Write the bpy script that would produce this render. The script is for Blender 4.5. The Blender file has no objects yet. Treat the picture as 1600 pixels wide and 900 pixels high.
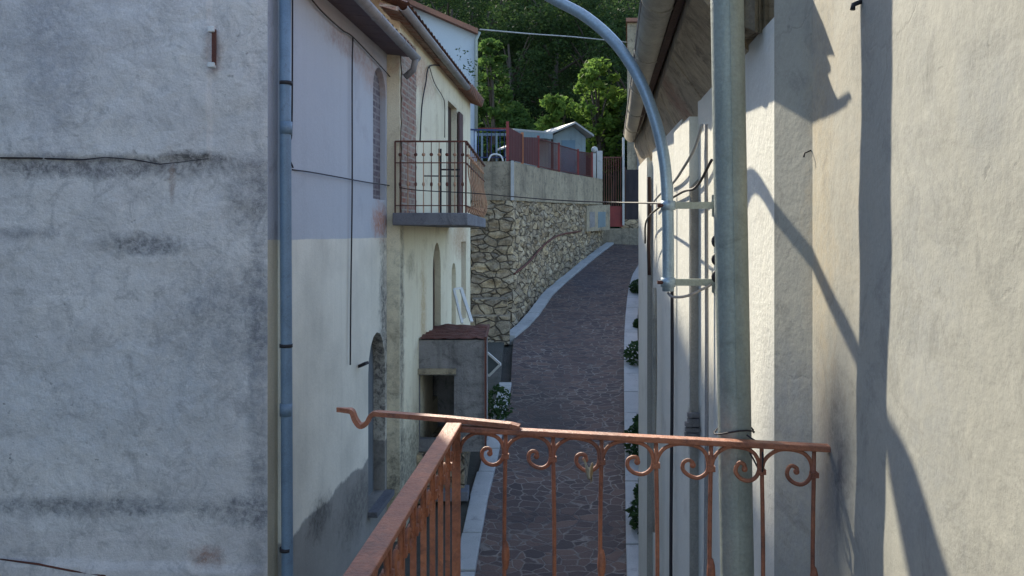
import bpy, math, random
from mathutils import Vector, noise
from mathutils.geometry import tessellate_polygon
R = math.radians
random.seed(7)
S = bpy.context.scene
COL = S.collection

# ------------------------------------------------------------------ camera, sky, sun, exposure
F, HY = 1250.0, 365.0
cam_d = bpy.data.cameras.new('camera'); cam = bpy.data.objects.new('camera', cam_d); COL.objects.link(cam)
cam_d.sensor_width = 36; cam_d.lens = F/1600*36
cam_d.shift_y = -(450-HY)/1600
cam_d.clip_start = 0.05; cam_d.clip_end = 600
cam.location = (0, 0, 0); cam.rotation_euler = (R(90), 0, 0)
S.camera = cam
SX, SY, TE = -.35, .936, .69                      # towards the sun; tan(elevation)
EL = math.atan(TE)
W = bpy.data.worlds.new('World'); S.world = W; W.use_nodes = True
nt = W.node_tree; nt.nodes.clear()
sk = nt.nodes.new('ShaderNodeTexSky'); sk.sky_type = 'NISHITA'; sk.sun_disc = False
sk.sun_elevation = EL; sk.sun_rotation = math.atan2(SX, SY); sk.air_density = 1.0; sk.dust_density = 1.0; sk.ozone_density = 1.8
bg = nt.nodes.new('ShaderNodeBackground'); bg.inputs[1].default_value = 0.15
wo = nt.nodes.new('ShaderNodeOutputWorld')
nt.links.new(sk.outputs[0], bg.inputs[0]); nt.links.new(bg.outputs[0], wo.inputs[0])
sun_d = bpy.data.lights.new('sun', 'SUN'); sun = bpy.data.objects.new('sun', sun_d); COL.objects.link(sun)
sun_d.energy = 3.0; sun_d.angle = R(0.5); sun_d.color = (1.0, .91, .73)
sun.rotation_euler = Vector((SX, SY, TE)).to_track_quat('Z', 'Y').to_euler()
S.view_settings.view_transform = 'Standard'; S.view_settings.look = 'None'
S.view_settings.exposure = 1.5; S.view_settings.gamma = 1.0; S.view_settings.use_curve_mapping = False

def P(px, py, Y): return Vector(((px-800)/F*Y, Y, -(py-HY)/F*Y))
def sunpt(a, al, e=None): return (.936*a-.35*al, .35*a+.936*al)

# ------------------------------------------------------------------ materials
def mat(name, c1, c2=None, c3=None, scale=3.0, rough=.85, bump=.3, bscale=40, metallic=0, stains=(), bands=(),
        streak=0.0, detail=8, kind=None, fine=.12, translucent=0, spec=.3, aniso=(1, 1, 1), pits=0.0, cracks=0.0, bdist=.02, mott=0.0):
    m = bpy.data.materials.new(name); m.use_nodes = True
    N, L = m.node_tree.nodes, m.node_tree.links
    b = N['Principled BSDF']
    b.inputs['Roughness'].default_value = rough; b.inputs['Metallic'].default_value = metallic
    b.inputs['Specular IOR Level'].default_value = spec
    geo = N.new('ShaderNodeNewGeometry'); pos = geo.outputs['Position']
    def mapping(sc):
        mp = N.new('ShaderNodeMapping'); mp.inputs['Scale'].default_value = sc; L.new(pos, mp.inputs[0]); return mp.outputs[0]
    def noi(sc, det=6, vec=None, rg=.6, dist=0):
        n = N.new('ShaderNodeTexNoise'); n.inputs['Scale'].default_value = sc; n.inputs['Detail'].default_value = det
        n.inputs['Roughness'].default_value = rg; n.inputs['Distortion'].default_value = dist
        L.new(vec if vec is not None else pos, n.inputs['Vector']); return n.outputs['Fac']
    def ramp(f, lo, hi):
        r = N.new('ShaderNodeMapRange'); r.inputs['From Min'].default_value = lo; r.inputs['From Max'].default_value = hi
        L.new(f, r.inputs['Value']); return r.outputs['Result']
    def mix(f, a, bb, mode='MIX'):
        x = N.new('ShaderNodeMix'); x.data_type = 'RGBA'; x.blend_type = mode
        if isinstance(f, (int, float)): x.inputs[0].default_value = f
        else: L.new(f, x.inputs[0])
        for i, v in ((6, a), (7, bb)):
            if isinstance(v, tuple): x.inputs[i].default_value = (*v, 1)
            else: L.new(v, x.inputs[i])
        return x.outputs[2]
    def mth(op, a, bb=0.0):
        x = N.new('ShaderNodeMath'); x.operation = op; x.use_clamp = False
        for i, v in ((0, a), (1, bb)):
            if isinstance(v, (int, float)): x.inputs[i].default_value = v
            else: L.new(v, x.inputs[i])
        return x.outputs[0]
    c2 = c2 or tuple(v*.75 for v in c1); c3 = c3 or tuple(v*.6 for v in c1)
    av = mapping(aniso)
    col = mix(ramp(noi(scale*.35, detail, av), .38, .65), c1, c2)
    col = mix(ramp(noi(scale, detail, av, .7, .6), .55, .75), col, c3)
    sep = N.new('ShaderNodeSeparateXYZ'); L.new(pos, sep.inputs[0])
    height = noi(bscale, 6, None, .65)
    if kind == 'brick':
        vm = N.new('ShaderNodeCombineXYZ'); L.new(mth('ADD', sep.outputs[0], sep.outputs[1]), vm.inputs[0]); L.new(sep.outputs[2], vm.inputs[1])
        bt = N.new('ShaderNodeTexBrick'); bt.inputs['Scale'].default_value = 1; bt.inputs['Brick Width'].default_value = .25
        bt.inputs['Row Height'].default_value = .075; bt.inputs['Mortar Size'].default_value = .012
        L.new(vm.outputs[0], bt.inputs['Vector'])
        bt.inputs['Color1'].default_value = (*c1, 1); bt.inputs['Color2'].default_value = (*c2, 1); bt.inputs['Mortar'].default_value = (*c3, 1)
        col = mix(ramp(noi(7, 5), .4, .7), bt.outputs[0], c3); height = mth('SUBTRACT', height, bt.outputs['Fac'])
    if kind in ('rubble', 'paving'):
        vs = {'rubble': (3.0, 3.0, 4.9), 'paving': (5.4, 7.2, 3)}[kind]
        mp = N.new('ShaderNodeMapping'); mp.inputs['Scale'].default_value = vs
        nz = N.new('ShaderNodeTexNoise'); nz.inputs['Scale'].default_value = 3.0; nz.inputs['Detail'].default_value = 3; L.new(pos, nz.inputs['Vector'])
        va = N.new('ShaderNodeVectorMath'); va.operation = 'MULTIPLY_ADD'; va.inputs[1].default_value = ((.12,) if kind == 'rubble' else (.17,))*3
        L.new(nz.outputs['Color'], va.inputs[0]); L.new(pos, va.inputs[2]); L.new(va.outputs[0], mp.inputs[0])
        v1 = N.new('ShaderNodeTexVoronoi'); v1.feature = 'DISTANCE_TO_EDGE'; v1.inputs['Scale'].default_value = 1; L.new(mp.outputs[0], v1.inputs['Vector'])
        v2 = N.new('ShaderNodeTexVoronoi'); v2.inputs['Scale'].default_value = 1; L.new(mp.outputs[0], v2.inputs['Vector'])
        sc_ = N.new('ShaderNodeSeparateColor'); L.new(v2.outputs['Color'], sc_.inputs[0])
        stone = mix(sc_.outputs[0], c1, c2)
        stone = mix(mth('MULTIPLY', sc_.outputs[1], .35), stone, (.02, .02, .02) if kind == 'rubble' else (.03, .026, .036))
        wmask = noi(1.1, 4)
        if kind == 'rubble':
            stone = mix(mth('MULTIPLY', sc_.outputs[2], .45), stone, (.62, .56, .46))
            edge = ramp(v1.outputs[0], .0, .07)
            stone = mix(ramp(noi(5, 6, None, .75), .45, .75), stone, (.10, .085, .065))
            col = mix(edge, c3, stone)
            height = mth('ADD', mth('MULTIPLY', height, .35), mth('MULTIPLY', edge, 1.0))
        else:
            edge = ramp(v1.outputs[0], .012, .07)
            j = mix(ramp(mth('ADD', wmask, mth('MULTIPLY', noi(9, 3), .5)), .52, .85), (.06, .052, .055), c3)
            col = mix(edge, j, stone)
            height = mth('ADD', mth('MULTIPLY', height, .6), mth('MULTIPLY', edge, .7))
    if cracks:
        v1 = N.new('ShaderNodeTexVoronoi'); v1.feature = 'DISTANCE_TO_EDGE'; v1.inputs['Scale'].default_value = 1.3
        nz = N.new('ShaderNodeTexNoise'); nz.inputs['Scale'].default_value = 2.5; nz.inputs['Detail'].default_value = 6; L.new(pos, nz.inputs['Vector'])
        va = N.new('ShaderNodeVectorMath'); va.operation = 'MULTIPLY_ADD'; va.inputs[1].default_value = (.7,)*3
        L.new(nz.outputs['Color'], va.inputs[0]); L.new(pos, va.inputs[2]); L.new(va.outputs[0], v1.inputs['Vector'])
        ck = mth('MULTIPLY', mth('SUBTRACT', 1.0, ramp(v1.outputs[0], .0, .012)), ramp(noi(.9, 3), .48, .62))
        col = mix(mth('MULTIPLY', ck, cracks), col, tuple(v*.35 for v in c3)); height = mth('SUBTRACT', height, mth('MULTIPLY', ck, .5))
    if streak:
        st = noi(1.0, 6, mapping((7, 7, .35)), .7)
        col = mix(mth('MULTIPLY', ramp(st, .5, .78), streak), col, c3)
    for (z, c, fuzz) in bands:                                     # another colour below height z
        zz = mth('ADD', sep.outputs[2], mth('MULTIPLY', noi(2.5, 5), -fuzz)); zz = mth('ADD', zz, fuzz*.5)
        f = ramp(zz, z+.004+fuzz*.05, z-.004-fuzz*.05)
        cc = mix(ramp(noi(1.2, 6), .4, .7), c, tuple(v*.78 for v in c))
        if streak: cc = mix(mth('MULTIPLY', ramp(noi(1.0, 6, mapping((9, 9, .5)), .7), .5, .8), streak), cc, tuple(v*.6 for v in c))
        col = mix(f, col, cc)
    for (c0, rad, c, st) in stains:
        vs = N.new('ShaderNodeVectorMath'); vs.operation = 'SUBTRACT'; L.new(pos, vs.inputs[0]); vs.inputs[1].default_value = c0
        vd = N.new('ShaderNodeVectorMath'); vd.operation = 'DIVIDE'; L.new(vs.outputs[0], vd.inputs[0]); vd.inputs[1].default_value = rad
        vl = N.new('ShaderNodeVectorMath'); vl.operation = 'LENGTH'; L.new(vd.outputs[0], vl.inputs[0])
        f = ramp(mth('ADD', vl.outputs['Value'], mth('MULTIPLY', noi(5, 10, None, .82, .8), 2.6)), 2.45, 1.75)
        f = mth('MULTIPLY', f, mth('ADD', .45, mth('MULTIPLY', ramp(noi(16, 8, None, .8, .5), .42, .58), .6)))
        col = mix(mth('MULTIPLY', f, st), col, c)
    if pits:
        pt = mth('MULTIPLY', ramp(noi(15, 5, None, .55, .2), .66, .72), ramp(noi(.9, 4), .45, .6))
        col = mix(mth('MULTIPLY', pt, pits), col, tuple(v*.45 for v in c3)); height = mth('SUBTRACT', height, mth('MULTIPLY', pt, pits))
    if mott:
        a = noi(4.5, 10, None, .82, 1.2); col = mix(mth('MULTIPLY', ramp(a, .51, .62), mott), col, tuple(v*.72 for v in c3))
        a = noi(3.1, 10, mapping((1, 1, 1.8)), .8, .8); col = mix(mth('MULTIPLY', ramp(a, .52, .7), mott*.7), col, tuple(min(1, v*1.22) for v in c1))
        a = noi(1.0, 8, mapping((2.2, 2.2, 11)), .72, .5); col = mix(mth('MULTIPLY', mth('MULTIPLY', ramp(a, .54, .62), ramp(noi(.8, 3), .48, .58)), mott*.5), col, tuple(v*.7 for v in c3))
        a = noi(.45, 6, None, .7, 1.0); col = mix(mth('MULTIPLY', ramp(a, .50, .56), mott*.35), col, c3)
        height = mth('ADD', height, mth('MULTIPLY', noi(7, 10, None, .72, .4), 1.2))
    if fine:
        fn = noi(90, 4, None, .7); col = mix(ramp(fn, .3, .7), col, mix(1.0, col, (1-fine*2,)*3, 'MULTIPLY'))
    big = noi(bscale*.12, 6, None, .6)
    height = mth('ADD', height, mth('MULTIPLY', big, 1.6))
    bp = N.new('ShaderNodeBump'); bp.inputs['Strength'].default_value = bump; bp.inputs['Distance'].default_value = bdist
    L.new(height, bp.inputs['Height']); L.new(bp.outputs[0], b.inputs['Normal'])
    L.new(col, b.inputs['Base Color'])
    if metallic == 0 and rough < .7:
        L.new(ramp(noi(8, 4), -1.0, 2.0), b.inputs['Roughness']) if False else None
    return m

def leafmat(name, c1, c2, tr=.45):
    m = bpy.data.materials.new(name); m.use_nodes = True
    N, L = m.node_tree.nodes, m.node_tree.links; N.clear()
    o = N.new('ShaderNodeOutputMaterial'); g = N.new('ShaderNodeNewGeometry')
    x = N.new('ShaderNodeMix'); x.data_type = 'RGBA'; x.inputs[6].default_value = (*c1, 1); x.inputs[7].default_value = (*c2, 1)
    L.new(g.outputs['Random Per Island'], x.inputs[0])
    d = N.new('ShaderNodeBsdfPrincipled'); d.inputs['Roughness'].default_value = .7; d.inputs['Specular IOR Level'].default_value = .1
    t = N.new('ShaderNodeBsdfTranslucent'); ms = N.new('ShaderNodeMixShader'); ms.inputs[0].default_value = tr
    hs = N.new('ShaderNodeHueSaturation'); hs.inputs['Value'].default_value = 1.7; L.new(x.outputs[2], hs.inputs['Color'])
    L.new(x.outputs[2], d.inputs['Base Color']); L.new(hs.outputs[0], t.inputs[0])
    L.new(d.outputs[0], ms.inputs[1]); L.new(t.outputs[0], ms.inputs[2]); L.new(ms.outputs[0], o.inputs[0])
    return m

M = {}
M['gable'] = mat('weathered_render', (.80, .75, .71), (.70, .655, .63), (.54, .51, .50), scale=2.2, bump=.5, bscale=22, pits=.8, streak=.3, fine=.10, bdist=.03, mott=.6, stains=[
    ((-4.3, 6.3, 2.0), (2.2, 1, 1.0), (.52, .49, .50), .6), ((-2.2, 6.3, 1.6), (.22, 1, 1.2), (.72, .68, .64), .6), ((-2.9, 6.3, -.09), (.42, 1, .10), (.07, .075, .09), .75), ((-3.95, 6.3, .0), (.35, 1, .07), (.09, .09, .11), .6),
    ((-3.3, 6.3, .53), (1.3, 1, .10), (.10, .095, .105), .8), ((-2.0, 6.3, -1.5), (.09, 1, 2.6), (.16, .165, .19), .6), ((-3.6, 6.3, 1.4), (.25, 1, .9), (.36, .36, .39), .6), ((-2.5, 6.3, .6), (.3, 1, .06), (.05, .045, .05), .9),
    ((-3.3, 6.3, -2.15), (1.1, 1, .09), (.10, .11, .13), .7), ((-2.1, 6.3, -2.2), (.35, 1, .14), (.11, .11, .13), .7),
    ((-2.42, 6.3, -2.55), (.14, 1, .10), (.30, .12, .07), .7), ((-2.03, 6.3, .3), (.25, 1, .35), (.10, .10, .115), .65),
    ((-2.35, 6.3, 1.45), (.08, 1, .22), (.20, .09, .09), .5), ((-2.68, 6.3, .4), (.03, 1, .25), (.34, .24, .19), .7),
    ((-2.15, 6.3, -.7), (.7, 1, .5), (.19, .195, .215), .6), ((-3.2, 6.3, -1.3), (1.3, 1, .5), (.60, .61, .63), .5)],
    bands=[(-2.32, (.76, .70, .67), .35)])
M['return'] = mat('edge_render', (.46, .48, .53), (.4, .42, .47), (.3, .3, .32), bands=[(-.05, (.68, .61, .47), 0)], streak=.3, bump=.3)
M['white_house'] = mat('pale_render', (.53, .545, .58), (.48, .495, .535), (.40, .41, .45), scale=1.2, bump=.25, bscale=30, streak=.3, fine=.05,
    bands=[(-.05, (.84, .78, .66), .02), (-2.5, (.34, .32, .29), .25)], stains=[
    ((-1.55, 9.6, -1.4), (.5, .22, 1.6), (.085, .08, .08), .9), ((-1.58, 9.42, .15), (.5, .34, .24), (.46, .23, .16), .95),
    ((-1.6, 9.2, 1.8), (.5, .8, .22), (.46, .30, .24), .6), ((-1.7, 8.2, 1.9), (.5, .9, .12), (.34, .22, .19), .6),
    ((-1.75, 7.3, -2.6), (.5, .35, .2), (.08, .075, .07), .8), ((-1.7, 8.6, -2.9), (.5, .9, .35), (.09, .085, .08), .7)])
M['cream'] = mat('cream_render', (.85, .77, .57), (.78, .68, .49), (.55, .45, .30), scale=2, bump=.3, streak=.45, stains=[
    ((-1.15, 11.2, -1.2), (.5, .22, 1.0), (.50, .34, .16), .8), ((-1.3, 9.9, -1.3), (.5, .13, 1.8), (.10, .09, .08), .85),
    ((-.95, 14.5, -.05), (.5, 1.0, .45), (.48, .29, .16), .8), ((-1.3, 10.4, -.4), (.5, .25, .2), (.28, .24, .16), .6),
    ((-1.2, 10.8, 2.2), (.5, 1.3, .32), (.50, .26, .17), .8), ((-1.3, 10.4, -3.0), (.5, 1.4, .7), (.10, .10, .085), .8),
    ((-1.0, 13.9, 2.1), (.5, 1.3, .15), (.36, .28, .2), .5)])
M['slab'] = mat('slab_concrete', (.24, .24, .26), (.17, .17, .19), (.09, .09, .10), bump=.5, mott=.6)
M['concrete'] = mat('aged_concrete', (.44, .37, .26), (.32, .265, .19), (.13, .115, .09), scale=1.8, bump=.7, streak=.9, cracks=.3, pits=.4, mott=.7)
M['rubble'] = mat('rubble_stone', (.90, .68, .40), (.48, .35, .215), (.14, .11, .08), kind='rubble', bump=1.0, bdist=.05, bscale=20, fine=.2, mott=.6)
M['paving'] = mat('porphyry_paving', (.20, .125, .095), (.095, .070, .062), (.30, .25, .21), kind='paving', bump=.6, rough=.8, bscale=50, fine=.2,
    stains=[((.4, 14.0, -3.1), (.7, 2.2, 1), (.055, .052, .05), .6), ((.9, 12.2, -3.3), (.4, .9, 1), (.13, .085, .06), .35), ((2.3, 25, -1.4), (.7, 3, 1), (.05, .055, .075), .5)])
M['kerb'] = mat('kerb_stone', (.50, .49, .47), (.40, .40, .38), (.25, .25, .24), scale=4, bump=.4, pits=.2)
M['dirt'] = mat('damp_ground', (.10, .09, .075), (.07, .07, .055), (.04, .045, .03), scale=5, bump=.8)
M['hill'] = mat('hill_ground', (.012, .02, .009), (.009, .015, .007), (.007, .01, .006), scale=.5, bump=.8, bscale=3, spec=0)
M['brick'] = mat('old_brick', (.42, .17, .11), (.22, .10, .08), (.48, .40, .32), kind='brick', bump=1, mott=.8)
M['brick_grey'] = mat('grey_brick', (.20, .15, .17), (.12, .10, .13), (.34, .31, .32), mott=.6, kind='brick', bump=.8)
M['rust'] = mat('rust_paint', (.46, .17, .085), (.30, .10, .055), (.14, .06, .045), mott=.55, scale=16, rough=.5, bump=.35, bscale=120, fine=.15, spec=.5, pits=.3,
    stains=[((-.27, 1.3, -.55), (.2, .45, .2), (.20, .085, .065), .75)])
M['rust_dark'] = mat('rusty_iron', (.17, .06, .04), (.11, .045, .035), (.06, .035, .03), scale=9, rough=.7, bump=.7, bscale=60)
M['rust_orange'] = mat('rust_sheet', (.56, .33, .20), (.42, .23, .14), (.22, .13, .10), scale=6, rough=.7, streak=.5, bump=.4)
M['galv'] = mat('galvanised', (.36, .40, .36), (.29, .33, .30), (.20, .23, .20), scale=9, rough=.45, metallic=.15, bump=.2, bscale=60, streak=.5, spec=.5)
M['bluepipe'] = mat('blue_grey_paint', (.19, .27, .36), (.15, .22, .30), (.12, .16, .21), scale=12, rough=.45, bump=.15, spec=.5)
M['lamp_arm'] = mat('galvanised_tube', (.36, .46, .53), (.3, .39, .46), (.25, .31, .36), scale=14, rough=.38, metallic=.35, bump=.1, spec=.5)
M['near_wall'] = mat('sunlit_render', (.43, .42, .365), (.375, .368, .32), (.31, .31, .28), scale=2.6, bump=.24, bscale=30, fine=.06, streak=.35, pits=.45, bdist=.008, mott=.5, cracks=.2,
    stains=[((.85, 2.08, -.58), (.2, .13, .25), (.10, .10, .11), .85), ((.8, 1.5, -.2), (.5, .2, .5), (.34, .35, .34), .6), ((.86, 2.2, .1), (.5, .14, 1.2), (.46, .385, .27), .7),
            ((.75, 1.25, .2), (.5, .12, .12), (.34, .35, .34), .5), ((.84, 1.95, .3), (.5, .2, .8), (.45, .40, .31), .5), ((.85, 2.35, -.8), (.5, .3, .5), (.33, .35, .37), .7)])
M['right_wall'] = mat('white_render', (.74, .73, .66), (.68, .67, .60), (.54, .52, .46), scale=2, bump=.25, fine=.04, streak=.35,
    stains=[((.95, 4.06, -1.0), (.5, .1, .13), (.12, .10, .085), .9)])
M['trim'] = mat('grey_trim', (.40, .37, .32), (.33, .30, .26), (.24, .22, .2), bump=.4, streak=.5)
M['soffit'] = mat('board_marked_concrete', (.58, .47, .33), (.45, .37, .27), (.24, .20, .15), scale=3, mott=.8, pits=.5, bump=.9, streak=.0, cracks=.4, aniso=(1, 3, 1),
    stains=[((.85, 4.6, .75), (.3, .25, .2), (.33, .11, .08), .6)])
M['gutter'] = mat('old_gutter', (.42, .39, .33), (.33, .31, .27), (.2, .19, .17), scale=7, rough=.6, metallic=.15, bump=.3, streak=.3)
M['gutter_pale'] = mat('pale_gutter', (.36, .34, .33), (.27, .26, .26), (.19, .17, .17), scale=7, rough=.6, bump=.3)
M['tile'] = mat('terracotta_tile', (.30, .15, .10), (.22, .12, .09), (.10, .085, .07), scale=6, bump=.6)
M['wood_dark'] = mat('dark_wood', (.075, .04, .03), (.05, .03, .025), (.03, .02, .02), scale=8, bump=.4, aniso=(6, 6, .6))
M['dark'] = mat('unlit_interior', (.012, .012, .014), bump=.1)
M['cable'] = mat('black_cable', (.04, .035, .04), rough=.6, bump=.1)
M['cable_pale'] = mat('pale_cable', (.42, .42, .42), rough=.6, bump=.1)
M['far_white'] = mat('far_white_render', (.50, .56, .62), (.45, .52, .58), (.40, .45, .5), scale=1, bump=.15)
M['tall'] = mat('mauve_render', (.22, .18, .20), (.17, .145, .17), (.12, .10, .11), scale=2, bump=.5)
M['red'] = mat('red_paint', (.26, .04, .035), (.19, .03, .03), (.10, .028, .026), scale=6, rough=.55, bump=.2)
M['red_dark'] = mat('red_sheet', (.09, .016, .016), (.07, .012, .014), (.04, .01, .012), scale=4, rough=.6, bump=.2)
M['white'] = mat('white_paint', (.76, .76, .74), (.68, .68, .66), (.55, .54, .52), scale=6, rough=.5, bump=.15)
M['sheet'] = mat('pale_sheet_roof', (.34, .35, .34), (.25, .26, .27), (.15, .16, .17), scale=3, rough=.5, bump=.3)
M['bluesheet'] = mat('blue_grey_boards', (.22, .27, .29), (.16, .21, .23), (.10, .13, .15), scale=3, bump=.3, streak=.5)
M['stucco_dark'] = mat('dark_render', (.33, .31, .30), (.22, .21, .21), (.09, .085, .085), scale=3, bump=.8, streak=.7, mott=.6, pits=.5)
M['bark'] = mat('bark', (.09, .07, .05), (.06, .05, .04), (.03, .03, .025), scale=6, bump=1, aniso=(3, 3, .5))
M['dry'] = mat('dry_leaf', (.52, .45, .32), (.36, .27, .15), (.20, .13, .08), scale=90, bump=.6)
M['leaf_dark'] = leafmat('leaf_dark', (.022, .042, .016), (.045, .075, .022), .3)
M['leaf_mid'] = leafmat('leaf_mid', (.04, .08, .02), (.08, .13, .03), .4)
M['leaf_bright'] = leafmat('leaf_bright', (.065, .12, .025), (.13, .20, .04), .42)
M['weed'] = leafmat('weed', (.022, .05, .02), (.05, .085, .03), .25)

# ------------------------------------------------------------------ builders
def tag(o, label=None, cat=None, group=None, kind=None):
    if label: o['label'] = label
    if cat: o['category'] = cat
    if group: o['group'] = group
    if kind: o['kind'] = kind
    return o
def thing(name, loc, label, cat, group=None):
    o = bpy.data.objects.new(name, None); COL.objects.link(o); o.location = loc; o.empty_display_size = .2
    return tag(o, label, cat, group)
def wloc(o):
    v = Vector(o.location)
    while o.parent: o = o.parent; v += Vector(o.location)
    return v
class MB:
    def __init__(s): s.v = []; s.f = []; s.smooth = set()
    def add(s, vs, fs, sm=False):
        n = len(s.v); s.v += [tuple(v) for v in vs]
        for f in fs:
            if sm: s.smooth.add(len(s.f))
            s.f.append(tuple(i+n for i in f))
        return s
    def hexa(s, b, t):                                              # 4 bottom + 4 top corners
        return s.add(list(b)+list(t), [(3, 2, 1, 0), (4, 5, 6, 7), (0, 1, 5, 4), (1, 2, 6, 5), (2, 3, 7, 6), (3, 0, 4, 7)])
    def box(s, x0, x1, y0, y1, z0, z1):
        b = [(x0, y0), (x1, y0), (x1, y1), (x0, y1)]
        return s.hexa([(x, y, z0) for x, y in b], [(x, y, z1) for x, y in b])
    def prism(s, pts, z0, z1):
        n = len(pts); zz0 = z0 if isinstance(z0, (list, tuple)) else [z0]*n; zz1 = z1 if isinstance(z1, (list, tuple)) else [z1]*n
        vs = [(p[0], p[1], z) for p, z in zip(pts, zz0)]+[(p[0], p[1], z) for p, z in zip(pts, zz1)]
        fs = [tuple(reversed(range(n))), tuple(range(n, 2*n))]+[(i, (i+1) % n, n+(i+1) % n, n+i) for i in range(n)]
        return s.add(vs, fs)
    def tube(s, pts, r, n=10, cap=True):
        pts = [Vector(p) for p in pts]; rr = r if isinstance(r, (list, tuple)) else [r]*len(pts)
        vs = []; fs = []; up = None
        for i, p in enumerate(pts):
            t = (pts[min(i+1, len(pts)-1)]-pts[max(i-1, 0)]).normalized()
            if up is None:
                up = Vector((0, 0, 1)) if abs(t.z) < .9 else Vector((0, 1, 0))
            u = t.cross(up); u = u.normalized() if u.length > 1e-6 else t.orthogonal().normalized(); w = u.cross(t).normalized(); up = w
            for k in range(n):
                a = 2*math.pi*k/n; vs.append(p+(u*math.cos(a)+w*math.sin(a))*rr[i])
        for i in range(len(pts)-1):
            for k in range(n): fs.append((i*n+k, i*n+(k+1) % n, (i+1)*n+(k+1) % n, (i+1)*n+k))
        s.add(vs, fs, True)
        if cap: s.add([], []); b = len(s.v)-len(vs); s.f.append(tuple(b+k for k in reversed(range(n)))); s.f.append(tuple(b+(len(pts)-1)*n+k for k in range(n)))
        return s
    def bar(s, a, b, w, h, up=(0, 0, 1)):                           # square bar
        a = Vector(a); b = Vector(b); t = (b-a).normalized(); up = Vector(up)
        if abs(t.dot(up)) > .95: up = Vector((0, 1, 0))
        u = t.cross(up).normalized()*w/2; v = u.cross(t).normalized()*h/2
        return s.hexa([a-u-v, a+u-v, b+u-v, b-u-v], [a-u+v, a+u+v, b+u+v, b-u+v])
    def ball(s, c, r, rz=None, n=10, m=6):
        rz = rz or r; vs = []; fs = []
        for i in range(m+1):
            th = math.pi*i/m
            for k in range(n): vs.append((c[0]+r*math.sin(th)*math.cos(2*math.pi*k/n), c[1]+r*math.sin(th)*math.sin(2*math.pi*k/n), c[2]+rz*math.cos(th)))
        for i in range(m):
            for k in range(n): fs.append((i*n+k, i*n+(k+1) % n, (i+1)*n+(k+1) % n, (i+1)*n+k))
        return s.add(vs, fs, True)
    def grid(s, fn, nu, nv, sm=True):
        vs = [fn(i/nu, j/nv) for j in range(nv+1) for i in range(nu+1)]
        fs = [(j*(nu+1)+i, j*(nu+1)+i+1, (j+1)*(nu+1)+i+1, (j+1)*(nu+1)+i) for j in range(nv) for i in range(nu)]
        return s.add(vs, fs, sm)
    def build(s, name, m, parent=None, bevel=0, label=None):
        me = bpy.data.meshes.new(name)
        off = wloc(parent) if parent else Vector((0, 0, 0))
        me.from_pydata([(v[0]-off.x, v[1]-off.y, v[2]-off.z) for v in s.v], [], s.f); me.validate()
        if s.smooth and len(me.polygons) == len(s.f):
            for i in s.smooth: me.polygons[i].use_smooth = True
        me.materials.append(m); me.update()
        o = bpy.data.objects.new(name, me); COL.objects.link(o)
        if parent: o.parent = parent
        if bevel:
            b = o.modifiers.new('bevel', 'BEVEL'); b.width = bevel; b.segments = 2; b.limit_method = 'ANGLE'
        if label: o['label'] = label
        return o
def crom(pts, n=5):                                                 # Catmull-Rom
    pts = [Vector(p) for p in pts]; q = [pts[0]*2-pts[1]]+pts+[pts[-1]*2-pts[-2]]; out = []
    for i in range(1, len(q)-2):
        for k in range(n):
            t = k/n; a, b, c, d = q[i-1:i+3]
            out.append(.5*((2*b)+(c-a)*t+(2*a-5*b+4*c-d)*t*t+(3*b-a-3*c+d)*t**3))
    return out+[pts[-1]]
def arch(u0, u1, z0, z1, n=8, pointed=0):
    r = (u1-u0)/2; c = (u0+u1)/2
    pts = [(u0, z0), (u1, z0)]
    for k in range(n+1):
        a = math.pi*k/n; pts.append((c+r*math.cos(a), z1-r+r*math.sin(a)*(1+pointed)))
    return pts
def wall_mb(A, B, prof, holes=(), thick=.3, reveal=.15, nrm=None):
    """wall face from A to B (x,y); prof = outline in (u,z); holes in (u,z); nrm = outward side"""
    A = Vector(A); B = Vector(B); d = (B-A).normalized(); n = Vector((d.y, -d.x))
    if nrm and n.dot(Vector(nrm)) < 0: n = -n
    def w(u, z, dep=0): q = A+d*u-n*dep; return (q.x, q.y, z)
    mb = MB()
    loops = [[Vector((u, z, 0)) for u, z in prof]]+[[Vector((u, z, 0)) for u, z in h] for h in holes]
    flat = [p for l in loops for p in l]
    mb.add([w(p.x, p.y) for p in flat], [tuple(t) for t in tessellate_polygon(loops)])
    m = len(prof)
    mb.add([w(u, z) for u, z in prof]+[w(u, z, thick) for u, z in prof], [(i, (i+1) % m, m+(i+1) % m, m+i) for i in range(m)])
    mb.add([w(p.x, p.y, thick) for p in flat], [tuple(t) for t in tessellate_polygon(loops)])
    for h in holes:
        k = len(h); mb.add([w(u, z) for u, z in h]+[w(u, z, thick) for u, z in h], [(i, (i+1) % k, k+(i+1) % k, k+i) for i in range(k)])
    return mb, w
def panel(w, pts, d0, d1):                                          # slab filling an outline between depths
    k = len(pts); return MB().add([w(u, z, d0) for u, z in pts]+[w(u, z, d1) for u, z in pts],
        [tuple(range(k)), tuple(reversed(range(k, 2*k)))]+[(i, (i+1) % k, k+(i+1) % k, k+i) for i in range(k)])
def fbm(x, y, z, o=4):
    return noise.fractal(Vector((x, y, z)), 1.0, 2.0, o)

def H(Y): return -(3.9-.16*(Y-9.1)) if Y < 31 else -(3.9-.16*21.9)+.05*(Y-31)     # lane height

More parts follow.
